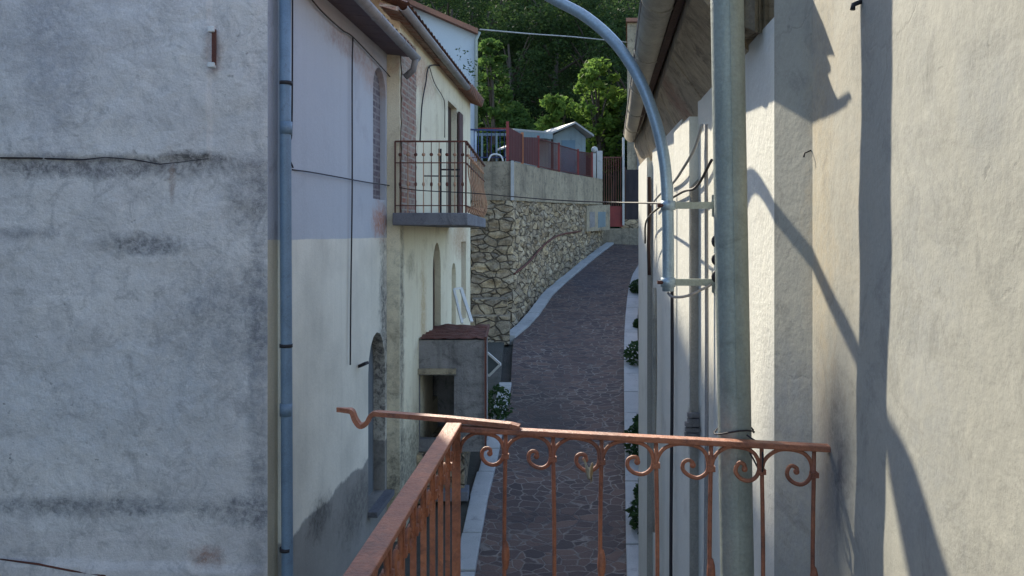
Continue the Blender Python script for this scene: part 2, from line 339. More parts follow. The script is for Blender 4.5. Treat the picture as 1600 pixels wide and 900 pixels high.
# ------------------------------------------------------------------ ground, lane, kerbs, hill
def struct(name, mb, m): return tag(mb.build(name, m), kind='structure')
def gfn(u, v):
    x = -90+180*u; y = -30+170*v
    z = H(max(y, -5))-.14
    return (x, y, z)
struct('ground', MB().grid(gfn, 60, 120), M['dirt'])
LE = [(2, -.6), (7, -.46), (9.1, -.42), (10.8, -.33), (12.2, -.205), (13.8, -.11), (15.4, .0), (17.5, .03), (18.4, .07), (19.7, .55), (22.7, 1.18), (25.7, 2.16), (28.3, 3.0), (31, 3.97), (34, 5.4)]
RE = [(2, .4), (7, 1.05), (9.1, 1.30), (10.8, 1.53), (12.5, 1.76), (14, 1.96), (16, 2.24), (18.2, 2.55), (20, 2.83), (22.5, 3.25), (25, 3.75), (28, 4.6), (31, 6.2), (34, 8.5)]
def interp(T, Y):
    for (a, xa), (b, xb) in zip(T, T[1:]):
        if Y <= b: return xa+(xb-xa)*(Y-a)/(b-a)
    return T[-1][1]
def lane_pt(u, v):
    Y = 2+32*v; l = interp(LE, Y)-.02; r = interp(RE, Y)+.02; x = l+(r-l)*u
    return (x, Y, H(Y)+.012-.05*math.sin(math.pi*u)+.02*fbm(x*.8, Y*.8, 0))
struct('lane_paving', MB().grid(lane_pt, 24, 160), M['paving'])
def kerb(T, side, width, y0, y1, name):
    mb = MB(); Y = y0; k = 0
    while Y < y1-.05:
        ln = random.uniform(.7, 1.15); Y2 = min(Y+ln, y1); g = .008
        a0, a1 = interp(T, Y+g), interp(T, Y2-g); wz = width*random.uniform(.93, 1.05); dz = random.uniform(-.008, .008)+.075
        xs = (a0, a1, a1+side*wz, a0+side*wz); ys = (Y+g, Y2-g, Y2-g, Y+g)
        if side > 0: xs = (a0, a0+wz, a1+wz, a1); ys = (Y+g, Y+g, Y2-g, Y2-g)
        mb.hexa([(x, y, H(y)-.2) for x, y in zip(xs, ys)], [(x, y, H(y)+dz) for x, y in zip(xs, ys)]); Y = Y2
    o = struct(name, mb, M['kerb']); b = o.modifiers.new('b', 'BEVEL'); b.width = .012; b.segments = 2
kerb(LE, -1, .24, 5, 15.3, 'kerb_left'); kerb(LE, -1, .30, 18.4, 31.5, 'kerb_wall_side'); kerb(RE, 1, .33, 5, 30, 'kerb_right')
struct('side_pavement', MB().grid(lambda u, v: ((-2.6+(interp(LE, 4+14*v)-.22+2.6)*u), 4+14*v, H(4+14*v)+.03+.03*fbm(u*5, v*12, 1)), 20, 60), M['dirt'])
def hillfn(u, v):
    x = -70+140*u; y = 34+86*v; t = max(0, y-38-.15*abs(x-3))
    return (x, y, min(.4+.5*t, 27)+.9*fbm(x*.12, y*.12, 3)-1.0+max(0, .03*(y-36)))
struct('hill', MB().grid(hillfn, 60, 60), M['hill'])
# raised terrace behind the stone wall
TW = [(0, 19.3), (.85, 22.7), (1.8, 25.7), (3.45, 30.5)]
struct('terrace', MB().prism([(-9, 19.75), (.05, 19.75)]+[(x-.25, y+.2) for x, y in TW[1:]]+[(3.3, 40), (-9, 40)], -3, 1.42), M['dirt'])

# ------------------------------------------------------------------ grey house (left, near)
g = thing('grey_house', (-4, 6.3, -4.5), 'tall house with rough weathered grey end wall and long crack, nearest on the left', 'house')
def gfn2(u, v):
    x = -8+6.075*u; z = -4.6+9.6*v
    d = .02*fbm(x*1.2, z*1.2, 2)+.012*fbm(x*4, z*4, 5)
    lip = .59+.02*fbm(x*2, 0, 9)
    if x < -2.39: d += .022 if z > lip else 0
    if z < -2.57-.035*(x+4): d += .035
    k = max(0, (x+2.0)/.075); d *= (1-min(1, k))
    return (x, 6.3-d, z)
wl = MB().grid(gfn2, 300, 330)
wl.add([(-8, 6.3, -4.6), (-8, 6.3, 5), (-1.925, 6.3, 5), (-1.925, 6.3, -4.6), (-8, 6.53, -4.6), (-8, 6.53, 5), (-1.90, 6.53, 5), (-1.90, 6.53, -4.6)], [(4, 5, 6, 7), (0, 4, 5, 1), (1, 5, 6, 2)])
wl.build('wall', M['gable'], g)
MB().add([(-1.925, 6.3, -4.6), (-1.903, 6.53, -4.6), (-1.903, 6.53, 5), (-1.925, 6.3, 5)], [(0, 1, 2, 3)]).build('corner_return', M['return'], g)
MB().box(-9.5, -6.2, -7, 6.22, -4.6, 5.0).build('skylight_blocker', M['slab'], g)  # unseen block added left of the camera to cut skylight on the near wall
MB().box(-8, -2.0, 6.25, 7.2, 5.003, 5.1).build('roof', M['tile'], g)
MB().add([(-2.1, 6.5, -4.5), (-2.3, 11, -4.5), (-2.3, 11, 5), (-2.1, 6.5, 5)], [(0, 1, 2, 3)]) 
for (pts_, r_, z_n) in ([(0, 246), (60, 247), (130, 249), (165, 246), (210, 250), (250, 256), (285, 252), (326, 247)], .008, 'crack'), ([(0, 874), (60, 882), (110, 891), (165, 899)], .010, 'crack'):
    MB().tube([P(px, py+random.uniform(-1, 1), 6.262) for px, py in [q_ if isinstance(q_, tuple) else q_ for q_ in pts_]], [r_*random.uniform(.35, .9) for _ in pts_], 5).build(z_n, M['rust_dark'] if len(pts_) < 5 else M['cable'], g)
c = P(336, 75, 6.26)
tb = MB().bar(c+Vector((0, -.02, .14)), c+Vector((0, -.02, -.14)), .03, .02); tie = tb.build('wall_tie', M['rust_dark'], g)
MB().box(c.x-.045, c.x+.01, c.y-.05, c.y, c.z+.115, c.z+.16).build('bolt', M['white'], tie, bevel=.008); MB().box(c.x-.045, c.x+.012, c.y-.05, c.y, c.z-.16, c.z-.12).build('bolt', M['white'], tie, bevel=.008)
# downpipe on its corner
dp = thing('drainpipe', (-1.84, 6.4, -4.4), 'blue grey drainpipe running down the corner beside the rough grey wall', 'drainpipe')
MB().tube([P(445, -260, 6.42), P(446, 248, 6.42), P(449, 900, 6.42), P(449, 1300, 6.42)], .046, 16).build('pipe', M['bluepipe'], dp)
for yy in (130, 540, 858):
    q = P(447, yy, 6.42); MB().tube([q+Vector((0, 0, -.014)), q+Vector((0, 0, .014))], .052, 16).build('pipe_clamp', M['cable'], dp)
for yy in (200, 640): 
    q = P(447, yy, 6.42); MB().tube([q+Vector((0, 0, -.05)), q+Vector((0, 0, .05))], .050, 16).build('pipe_joint', M['bluepipe'], dp)

# ------------------------------------------------------------------ white house (two-tone wall)
def X1(Y): return .092*Y-2.424
w1 = thing('white_house', (-3.5, 8, -4), 'pale rendered house with blue grey upper wall, beige lower wall and bricked-up arched window', 'house')
A, B = (X1(6.5), 6.5), (X1(9.76), 9.76); U = (Vector(B)-Vector(A)).length
uu = lambda Y: (Y-6.5)*1.00422
win = arch(uu(9.12), uu(9.70), .40, 1.95, 8)
dor = arch(uu(8.92), uu(9.66), -3.1, -1.20, 8, .15)
mb, w = wall_mb(A, B, [(0, -4.6), (U, -4.6), (U, 2.35), (0, 2.35)], [win, dor], .35, nrm=(1, 0))
mb.build('wall', M['white_house'], w1)
panel(w, win, .07, .2).build('bricked_window', M['brick_grey'], w1, label='arched window filled with old bricks')
dpn = panel(w, dor, .14, .22).build('door', M['stucco_dark'] if False else mat('grey_door', (.20, .22, .24), (.15, .165, .18), (.09, .1, .11), streak=.6), w1)
MB().add([], []).bar(w(uu(8.9), -3.13, -.05), w(uu(9.7), -3.13, -.05), .12, .06).build('threshold', M['slab'], w1)
mbk = MB(); q = Vector(w(uu(8.55), -1.42, 0)); mbk.bar(q, q+Vector((.10, -.06, .05)), .05, .03); mbk.build('wall_hook', M['cable'], w1)
# roof: eave boards, gutter, tiles
z1 = 2.16
soff = MB()
for k in range(9):
    ya = 6.5+k*.37; yb = ya+.355
    soff.hexa([(X1(ya)-.2, ya, z1+.05), (X1(ya)+.30, ya, z1), (X1(yb)+.30, yb, z1), (X1(yb)-.2, yb, z1+.05)], [(X1(ya)-.2, ya, z1+.09), (X1(ya)+.30, ya, z1+.04), (X1(yb)+.30, yb, z1+.04), (X1(yb)-.2, yb, z1+.09)])
soff.build('eave_boards', mat('eave_board', (.20, .15, .16), (.15, .12, .14), (.10, .08, .09), bump=.5), w1)
rf = MB()
def roof1(u, v):
    Y = 6.3+3.5*u; s = v*4.3; x = X1(Y)+.34-s
    return (x, Y, z1+.07+.36*s+.03*abs(math.sin(Y*math.pi/.19)))
rf.grid(roof1, 150, 8); rf.build('roof', M['tile'], w1)
def gutter(mb, a, b, r, n=10):
    a = Vector(a); b = Vector(b); t = (b-a).normalized(); u = Vector((t.y, -t.x, 0)).normalized()
    vs = []
    for p in (a, b):
        for rr in (r, r*.93):
            for k in range(n+1):
                an = math.pi+math.pi*k/n; vs.append(p+u*math.cos(an)*rr+Vector((0, 0, math.sin(an)*rr)))
    m = n+1; fs = []
    for k in range(n): fs += [(k, k+1, 2*m+k+1, 2*m+k), (m+k+1, m+k, 3*m+k, 3*m+k+1), (k, m+k, m+k+1, k+1), (2*m+k+1, 3*m+k+1, 3*m+k, 2*m+k)]
    fs += [(0, 2*m, 3*m, m), (n, m+n, 3*m+n, 2*m+n)]
    mb.add(vs, fs, True)
    L = (b-a).length; k = 0
    while k*1.0+.5 < L:
        p = a+t*(k+.5)
        for off in (0,):
            ring = [p+u*math.cos(math.pi+math.pi*i/n)*(r*1.02)+Vector((0, 0, math.sin(math.pi+math.pi*i/n)*(r*1.02))) for i in range(n+1)]
            mb.tube(ring, r*.09, 5)
        k += 1
    return mb
gm = gutter(MB(), (-2.06+.092*6.4, 6.4, 2.17), (-2.06+.092*9.72, 9.72, 2.14), .062); gm.tube([(-1.155, 9.6, 2.10), (-1.2, 9.7, 1.98), (-1.30, 9.72, 1.9)], .04, 10)
gm.build('gutter', M['gutter_pale'], w1)
# inner body so light does not leak
MB().box(-6.2, -1.98, 6.7, 9.7, -4.6, 2.2).build('inner_body', M['slab'], w1)

# ------------------------------------------------------------------ cream house with balcony
def X2(Y): return .0928*Y-2.2816
w2 = thing('cream_house', (-3, 12.5, -3.6), 'cream house with peeling render, exposed brick strip and railed balcony, past the white house', 'house')
A, B = (X2(9.8), 9.8), (X2(15.75), 15.75); U = (Vector(B)-Vector(A)).length
uu2 = lambda Y: (Y-9.8)*1.0043
d1 = arch(uu2(11.9), uu2(12.55), -2.5, -.25, 8, .35)
d2 = [(uu2(14.6), -1.6), (uu2(15.2), -1.6), (uu2(15.2), -.15), (uu2(14.6), -.15)]
d3 = [(uu2(13.2), .16), (uu2(14.1), .16), (uu2(14.1), 2.2), (uu2(13.2), 2.2)]
d4 = arch(uu2(13.55), uu2(14.0), -1.9, -.5, 6)
mb, w = wall_mb(A, B, [(0, -4.2), (U, -4.2), (U, 2.62), (0, 2.62)], [d1, d2, d3, d4], .35, nrm=(1, 0))
mb.build('wall', M['cream'], w2)
panel(w, d1, .10, .16).build('door', M['wood_dark'], w2, label='narrow dark arched door')
panel(w, d2, .12, .18).build('door', M['rust_dark'], w2, label='rusty red door')
panel(w, d4, .08, .16).build('window', M['trim'], w2)
dd = panel(w, d3, .10, .16).build('balcony_door', M['wood_dark'], w2)
sh = MB().hexa([w(uu2(14.1), .2, -.02), w(uu2(14.1), .2, -.05), w(uu2(14.5), .2, -.05), w(uu2(14.5), .2, -.02)], [w(uu2(14.1), 2.15, -.02), w(uu2(14.1), 2.15, -.05), w(uu2(14.5), 2.15, -.05), w(uu2(14.5), 2.15, -.02)])
sh.build('shutter', mat('brown_shutter', (.14, .085, .075), (.10, .06, .06), bump=.5), w2)
MB().add([w(uu2(9.83), -.02, -.004)], []) 
bs = MB()
def bsf(u, v):
    Y = 9.82+.85*u+.04*fbm(u*3, v*14, 4)*(1 if 0 < u < 1 else 0); z = .16+2.3*v
    return w(uu2(Y+.04*fbm(u*2, v*12, 8)), z, -.012-.02*abs(fbm(u*8, v*30, 2)))
bs.grid(bsf, 16, 60); bs.build('brick_strip', M['brick'], w2, label='strip of bare broken bricks at the corner')
MB().box(-1.9, X2(9.8), 9.775, 9.95, -4.2, 2.9).build('front_return', M['cream'], w2)
MB().box(-6, -1.75, 9.95, 15.6, -4.2, 2.7).build('inner_body', M['slab'], w2)  # unseen solid body inside the house
def roof2(u, v):
    Y = 9.2+6.75*u; s = v*3.6; x = X2(Y)+.22-s
    return (x, Y, 2.66+.40*s+.035*abs(math.sin(Y*math.pi/.2)))
MB().grid(roof2, 220, 8).build('roof', M['tile'], w2)
so = MB().hexa([(X2(9.2)-.1, 9.2, 2.62), (X2(9.2)+.12, 9.2, 2.56), (X2(15.9)+.12, 15.9, 2.56), (X2(15.9)-.1, 15.9, 2.62)], [(X2(9.2)-.1, 9.2, 2.66), (X2(9.2)+.12, 9.2, 2.61), (X2(15.9)+.12, 15.9, 2.61), (X2(15.9)-.1, 15.9, 2.66)])
so.build('eave_boards', M['brick'], w2)
gutter(MB(), (X2(9.2)+.17, 9.2, 2.62), (X2(14.2)+.17, 14.2, 2.60), .06).build('gutter', M['gutter_pale'], w2)
tl = MB()
for k in range(9):
    Y = 14.3+k*.19; tl.tube([(X2(Y)-.3, Y, 2.76), (X2(Y)+.24, Y, 2.58)], [.075, .085], 8)
tl.build('edge_tiles', M['tile'], w2, label='worn terracotta tiles at the roof edge')
# balcony
bal = thing('balcony', (-1.0, 11.5, .1), 'small balcony with thin dark railing and rusty side, jutting from the cream house', 'balcony')
Yb0, Yb1 = 9.62, 13.3; xl, xr0, xr1 = -1.44, -.555, -.457
MB().hexa([(xl, Yb0, .10), (xr0+.02, Yb0, .10), (xr1+.02, Yb1, .10), (X2(Yb1)-.05, Yb1, .10)], [(xl, Yb0, .25), (xr0+.02, Yb0, .25), (xr1+.02, Yb1, .25), (X2(Yb1)-.05, Yb1, .25)]).build('slab', M['slab'], bal, bevel=.012)
zr = 1.12; Yf = 9.72
MB().bar((-1.42, Yf, zr), (-.56, Yf, zr), .035, .018).bar((-.56, Yf, zr), (xr1, 13.25, zr), .035, .018).bar((-1.42, Yf, zr), (-1.42, Yf, .25), .018, .018).bar((-1.42, Yf, .86), (-.56, Yf, .86), .02, .012).bar((-.56, Yf, .86), (xr1, 13.25, .86), .02, .012).bar((-1.42, Yf, .34), (-.56, Yf, .34), .02, .012).bar((-.56, Yf, .34), (xr1, 13.25, .34), .02, .012).bar((-.56, Yf, zr), (-.56, Yf, .25), .02, .02).build('handrail', M['rust_dark'], bal)
for k in range(9):
    x = -1.36+k*.095; mb = MB().bar((x, Yf, .25), (x, Yf, .88), .012, .012); mb.ball((x, Yf, .96), .022).tube([(x, Yf, .88), (x, Yf, 1.11)], .005, 5); mb.ball((x, Yf, .6), .017, .03)
    mb.build('baluster', M['rust_orange'] if k % 2 else M['rust_dark'], bal)
for k in range(10):
    t = (k+1)/11; x = -.56+(xr1+.56)*t; y = Yf+(13.25-Yf)*t
    mb = MB().tube(crom([(x, y, .88), (x+.01, y, .72), (x+.06, y, .5), (x+.05, y, .36), (x, y, .26)], 4), .008, 6); mb.ball((x, y, .98), .02).tube([(x, y, .88), (x, y, 1.11)], .006, 5); mb.build('baluster', M['rust_orange'], bal)
MB().hexa([(xr0-.012, Yf+.1, .27), (xr0-.008, Yf+.1, .27), (xr1-.012, 13.2, .27), (xr1-.016, 13.2, .27)], [(xr0-.012, Yf+.1, .33), (xr0-.008, Yf+.1, .33), (xr1-.012, 13.2, .42), (xr1-.016, 13.2, .42)]).build('side_sheet', M['rust_orange'], bal)
mb = MB().bar((-.9, 10.0, .25), (-.9, 10.0, 1.06), .04, .03).bar((-.9, 10, .80), (-.65, 10.02, .80), .02, .02).bar((-1.1, 10, .72), (-.65, 10.02, .72), .015, .015)
mb.build('drying_rack', M['cable'], bal)

# ------------------------------------------------------------------ store below the cream house
st = thing('concrete_store', (-.8, 11.6, -2.95), 'small dark concrete store with black opening and rusty sheet roof against the cream house', 'store')
Yp = 10.9
A = (X2(Yp)-.02, Yp); B = (-.375, Yp); op = [(.03, -2.95), (.50, -2.95), (.50, -1.93), (.03, -1.93)]
mb, w = wall_mb(A, B, [(0, -2.97), (.9, -2.97), (.9, -1.45), (0, -1.45)], [], .1, nrm=(0, -1))
op = [(.03, -2.80), (.50, -2.80), (.50, -1.93), (.03, -1.93)]
mb, w = wall_mb(A, B, [(0, -2.97), (.91, -2.97), (.91, -1.45), (0, -1.45)], [op], .1, nrm=(0, -1))
mb.box(-.475, -.375, Yp+.1, 12.4, -2.97, -1.45); mb.box(-1.25, -.475, 12.3, 12.4, -2.97, -1.45)
mb.build('wall', M['stucco_dark'], st)
MB().bar(w(.0, -1.87, -.03), w(.53, -1.87, -.03), .08, .07).build('lintel', M['concrete'], st)
MB().grid(lambda u, v: (-1.25+.9*u, Yp-.03+1.5*v, -1.425+.03*fbm(u*5, v*6, 1)+.02*math.sin(v*40)), 20, 60).build('sheet_roof', M['rust_dark'], st)
MB().bar((-.36, Yp-.02, -1.43), (-.36, 12.42, -1.43), .03, .05).bar((-.36, Yp-.02, -1.43), (-.36, Yp-.02, -2.95), .03, .035).build('iron_edge', M['rust_dark'], st)
pl = thing('stone_plinth', (-.9, 11.6, -3.7), 'dark stone plinth under the concrete store, beside the left kerb', 'plinth')
def stoneface(x0, x1, y0, y1, z0, z1): return MB().box(x0, x1, y0, y1, z0, z1)
stoneface(-1.3, -.64, 10.75, 12.6, -4.0, -2.975).build('plinth_wall', M['rubble'], pl, bevel=.02)
MB().box(-1.32, -.58, 10.60, 10.9, -3.55, -3.42).build('ledge', M['slab'], pl, bevel=.01)

# leaning white frame on the store, sign board behind it
fr = thing('window_frame', (-.62, 12.0, -1.4), 'discarded white window frame leaning on the store roof against the cream wall', 'window frame')
a0, a1, b0, b1 = P(722, 505, 12.0), P(737, 503, 12.1), P(709, 452, 12.4), P(720, 450, 12.5)
MB().bar(a0, b0, .035, .03).bar(a1, b1, .05, .03).bar(b0, b1, .035, .03).build('frame', M['white'], fr)
sg = thing('sign_board', (-.3, 13.2, -2.4), 'tilted dark square board with white border beside the store and the green bush', 'sign')
a, b, c_, d_ = P(757, 547, 13.0), P(782, 569, 12.9), P(764, 587, 13.0), P(740, 566, 13.1)
k = Vector((0, .015, 0))
MB().add([a, b, c_, d_, a+k, b+k, c_+k, d_+k], [(0, 1, 2, 3), (7, 6, 5, 4), (0, 4, 5, 1), (1, 5, 6, 2), (2, 6, 7, 3), (3, 7, 4, 0)]).build('board', mat('grey_board', (.13, .16, .17), bump=.1), sg)
k = Vector((0, -.012, 0))
MB().bar(a+k, b+k, .02, .035).bar(b+k, c_+k, .02, .035).bar(c_+k, d_+k, .02, .03).bar(d_+k, a+k, .02, .03).build('border', M['white'], sg)
MB().tube([c_+Vector((-.12, .02, .1)), Vector((c_.x-.12, c_.y+.02, H(13)))], .015, 8).build('post', M['galv'], sg)

# ------------------------------------------------------------------ far houses
t3 = thing('gabled_house', (-2.5, 21.5, 1.4), 'far pale blue-white house with sloping roof edge and thin corner downpipe, before the wooded hill', 'house')
Y3 = 21.0
p0, p1 = P(745, 55, Y3), P(600, -8, Y3)
wm = MB(); outl = [(p1.x, 1.0), (p0.x, 1.0), (p0.x, p0.z), (p1.x, p1.z)]
wm.add([(x, Y3, z) for x, z in outl]+[(x-.5, Y3+6, z) for x, z in outl], [(0, 1, 2, 3), (7, 6, 5, 4), (1, 5, 6, 2), (0, 3, 7, 4)]); wm.build('wall', M['far_white'], t3)
rr = MB(); dv = Vector((p0.x-p1.x, 0, p0.z-p1.z)).normalized(); e0 = p0+dv*.05; 
rr.hexa([p1+Vector((0, -.25, 0)), e0+Vector((0, -.25, 0)), e0+Vector((-.6, 6.2, 0)), p1+Vector((0, 6.2, 0))], [p1+Vector((0, -.25, .13)), e0+Vector((0, -.25, .13)), e0+Vector((-.6, 6.2, .13)), p1+Vector((0, 6.2, .13))]); rr.build('roof', M['tile'], t3)
MB().tube([P(749, 50, Y3-.1), P(744, 62, Y3-.1), P(744, 205, Y3-.1)], .045, 8).build('downpipe', M['galv'], t3)
t4 = thing('tall_house', (-5, 20.5, 1), 'tall mauve rendered house with one steep roof slope, rising behind the white house roof', 'house')
def sp(a, al): x, y = sunpt(a, al); return (x, y)
PR = [(1.40, -1.2), (1.52, -1.48), (1.63, -1.84), (1.72, -2.4), (2.12, -2.74), (2.33, -3.04), (3.31, -4.02), (4.5, -5.2)]
vs0 = []; 
def tp(a, e, al=20, back=0): x, y = sp(a, al+back); return (x, y, e+TE*al)
top = [(a, e) for a, e in PR]
mb = MB(); n = len(top)
fr_ = [tp(a, e) for a, e in top]+[(*sp(4.5, 20), -1), (*sp(1.4, 20), -1)]
bk_ = [tp(a, e, 20, 3.5) for a, e in top]+[(*sp(4.5, 23.5), -1), (*sp(1.4, 23.5), -1)]
k = len(fr_); mb.add(fr_+bk_, [tuple(range(k)), tuple(reversed(range(k, 2*k)))]+[(i, (i+1) % k, k+(i+1) % k, k+i) for i in range(k)])
mb.build('wall', M['tall'], t4)
q0 = sp(3.85, 19.94); q1 = sp(4.15, 19.94)
MB().hexa([(q0[0], q0[1], 5.2), (q1[0], q1[1], 5.2), (q1[0], q1[1]+.05, 5.2), (q0[0], q0[1]+.05, 5.2)], [(q0[0], q0[1], 6.3), (q1[0], q1[1], 6.3), (q1[0], q1[1]+.05, 6.3), (q0[0], q0[1]+.05, 6.3)]).build('window', M['bluesheet'], t4)
t5 = thing('stone_house', (5.6, 34, -.3), 'distant narrow beige stone house with tiled top, seen left of the gutter on the right', 'house')
x0 = (980-800)/F*33
MB().prism([(x0, 33), (x0+4, 33), (x0+4.7, 38), (x0+.75, 38)], -.5, 8.7).build('wall', M['concrete'], t5)
MB().prism([(x0-.08, 32.8), (x0+4.1, 32.8), (x0+4.8, 38.2), (x0+.7, 38.2)], 8.7, 8.85).build('roof', M['tile'], t5)
MB().tube([(x0+.45, 32.9, 8.6), (x0+.45, 32.9, -.3)], .06, 8).build('downpipe', M['gutter_pale'], t5)

# ------------------------------------------------------------------ stone retaining wall, fence, gate
sw = thing('stone_wall', (1, 22, -2.2), 'tall retaining wall of rough rubble stone with concrete upper band, curving up the lane', 'wall')
def base_z(Y): return H(Y)-.15
path = [(-1.6, 19.42), (0, 19.3)]+TW[1:]
def wall_path(path, zlo, zhi, off, amp, n, nz, thick=.4):
    L = [0]; pts = [Vector(p) for p in path]
    for a, b in zip(pts, pts[1:]): L.append(L[-1]+(b-a).length)
    def at(s):
        for i in range(len(pts)-1):
            if s <= L[i+1] or i == len(pts)-2:
                t = (s-L[i])/(L[i+1]-L[i]); d = (pts[i+1]-pts[i]).normalized(); return pts[i].lerp(pts[i+1], t), Vector((d.y, -d.x))
    def f(u, v):
        p, nn = at(L[-1]*u); z0, z1 = zlo(p.y), zhi(p.y); z = z0+(z1-z0)*v
        s = L[-1]*u; dd, pp = noise.voronoi(Vector((s*2.8, z*4.6, 0)))
        d = off+amp*(min(.5, dd[1]-dd[0])*2+.5*fbm(s*2, z*2, 1))
        return (p.x+nn.x*d, p.y+nn.y*d, z)
    mb = MB().grid(f, n, nz)
    top = [at(L[-1]*i/20) for i in range(21)]
    vs = []; 
    for p, nn in top: z = zhi(p.y); vs += [(p.x+nn.x*(off+amp), p.y+nn.y*(off+amp), z), (p.x-nn.x*thick, p.y-nn.y*thick, z), (p.x-nn.x*thick, p.y-nn.y*thick, zlo(p.y))]
    mb.add(vs, [(3*i, 3*i+3, 3*i+4, 3*i+1) for i in range(20)]+[(3*i+1, 3*i+4, 3*i+5, 3*i+2) for i in range(20)])
    return mb
ztop = lambda Y: 1.745+(Y-19.3)/11.2*.33
zmid = lambda Y: .80+(Y-19.3)/11.2*.3
wall_path(path, base_z, zmid, 0, .07, 330, 90).build('stone_base', M['rubble'], sw)
wall_path(path, lambda Y: zmid(Y)+.003, ztop, .0, .012, 120, 16).build('concrete_band', M['concrete'], sw)
MB().tube(crom([P(803, 428, 19.4), P(826, 410, 20.6), P(848, 385, 22.5), P(872, 368, 24.2), P(907, 361, 27)], 6), .028, 6).build('pipe', M['rust_dark'], sw)
mbx = MB().box(-1.0, -.05, 18.2, 19.3, H(18.2)-.1, P(0, 470, 18.2).z-.35); mbx.box(-.95, -.1, 18.6, 19.3, -2.3, P(0, 468, 18.6).z); mbx.build('low_block', M['rubble'], sw, bevel=.03)
# pilaster line and meter niche
MB().box(-.03, .05, 19.18, 19.28, .8, 1.75).build('concrete_rib', M['kerb'], sw)
nb = thing('meter_niche', (3.1, 29.3, .4), 'pale concrete meter niche with grey doors in the stone wall near the red gate', 'niche')
def onwall(px, Y, py, off=.12):
    p = P(px, py, Y); return p
q = [P(904, 322, 27.8), P(941, 320, 30.2), P(941, 359, 30.2), P(904, 362, 27.8)]
nv = Vector((.28, -.1, 0)); 
MB().add([p+nv for p in q]+[p+Vector((-.3, .2, 0)) for p in q], [(3, 2, 1, 0), (0, 1, 5, 4), (1, 2, 6, 5), (2, 3, 7, 6), (3, 0, 4, 7)]).build('surround', M['concrete'], nb)
for (pa, pb) in ((908, 916), (921, 933)):
    Ya = 27.8+(pa-904)/37*2.4; Yb_ = 27.8+(pb-904)/37*2.4
    q = [P(pa, 331, Ya), P(pb, 331, Yb_), P(pb, 354, Yb_), P(pa, 356, Ya)]; n1 = nv*1.08; n2 = nv*1.02
    MB().add([p+n1 for p in q]+[p+n2 for p in q], [(3, 2, 1, 0), (0, 1, 5, 4), (1, 2, 6, 5), (2, 3, 7, 6), (3, 0, 4, 7)]).build('meter_door', M['bluesheet'] if pa > 915 else M['stucco_dark'], nb)
fc = thing('red_fence', (1, 22, 1.75), 'red metal fence with posts and sheet panels on top of the stone wall', 'fence')
posts = [(793, 190, 19.35), (816, 207, 20.7), (841, 212, 22.5), (873, 223, 24.9), (903, 233, 27.3), (925, 238, 29.2)]
pp = []
for i, (px, py, Y) in enumerate(posts):
    t = P(px, py, Y); pp.append(t); MB().bar((t.x, t.y, ztop(Y)-.06), t, .07, .07).build('post', M['red'] if i != 1 else mat('orange_post', (.5, .2, .1), bump=.1), fc)
for i in range(5):
    a, b = pp[i], pp[i+1]; za, zb = ztop(a.y)+.05, ztop(b.y)+.05
    if i < 2:
        MB().grid(lambda u, v: (a.x+(b.x-a.x)*u+.015*math.sin(u*60), a.y+(b.y-a.y)*u, za+(zb-za)*u+(a.z-.12-za+((b.z-.05-zb)-(a.z-.12-za))*u)*v), 60, 1).build('sheet_panel', M['red_dark'], fc)
    else:
        m_ = MB().bar((a.x, a.y, a.z-.08), (b.x, b.y, b.z-.05), .03, .03).bar((a.x, a.y, za), (b.x, b.y, zb), .03, .03)
        for k in range(1, 22):
            t = k/22; x = a.x+(b.x-a.x)*t; y = a.y+(b.y-a.y)*t; m_.bar((x, y, za), (x, y, a.z-.08+(b.z-.05-a.z+.08)*t), .016, .016)
        m_.build('bar_panel', M['red_dark'], fc)
# blue-ish fence run along the left return of the wall
pf = thing('blue_fence', (-.8, 19.4, 1.75), 'dark blue barred fence with pale posts above the wall, left of the red fence', 'fence')
m_ = MB().bar((-1.6, 19.5, 2.55), (-.12, 19.4, 2.5), .03, .04).bar((-1.6, 19.5, 1.85), (-.12, 19.4, 1.85), .03, .03)
for k in range(14): x = -1.55+k*.105; m_.bar((x, 19.47, 1.85), (x, 19.47, 2.55), .02, .02)
m_.build('bars', mat('navy_paint', (.05, .07, .16), (.04, .05, .12), bump=.1), pf)
for px in (753, 776):
    t = P(px, 208, 19.45); MB().bar((t.x, t.y, 1.74), t, .045, .045).build('post', M['bluesheet'], pf)
MB().tube(crom([P(763, 252, 19.3), P(767, 243, 19.3), P(775, 241, 19.3), P(783, 244, 19.3), P(786, 252, 19.3)], 4), .02, 6).build('white_hoop', M['white'], pf)
gp = thing('gate_pillar', (3.8, 30.6, .2), 'weathered grey double gate pillar at the far end of the stone wall', 'pillar')
for (a, b, tz) in ((924, 931, 240), (932, 941, 236)):
    l = P(a, tz, 30.7); r = P(b, tz, 30.7); MB().box(l.x, r.x, 30.6, 30.95, -.3, l.z).build('pillar', M['kerb'], gp, bevel=.02)
MB().ball(P(929, 234, 30.75), .13).build('finial', M['kerb'], gp)
gt = thing('red_gate', (4.0, 31.1, .2), 'dark red metal gate with lower sheet, at the top of the lane', 'gate')
l = P(944, 322, 31.2); r = P(974, 354, 31.2)
MB().box(l.x, r.x, 31.2, 31.24, r.z, l.z).build('sheet', M['red'], gt, label='solid red lower sheet')
m_ = MB().bar(P(943, 246, 31.2), P(975, 246, 31.2), .05, .05); 
for k in range(9): m_.bar(P(944+k*3.7, 322, 31.2), P(944+k*3.7, 246, 31.2), .03, .03)
m_.build('bars', M['rust_dark'], gt)
MB().bar(P(974, 215, 31.1), P(974, 352, 31.1), .08, .08).build('post', M['kerb'], gt)
MB().box(3.1, 5.2, 30.9, 31.3, -.5, P(0, 357, 31).z).build('step', M['concrete'], gt, bevel=.02)
bgte = thing('dark_gate', (4.9, 31.8, .2), 'dark boarded gate between the red gate and the white house end', 'gate')
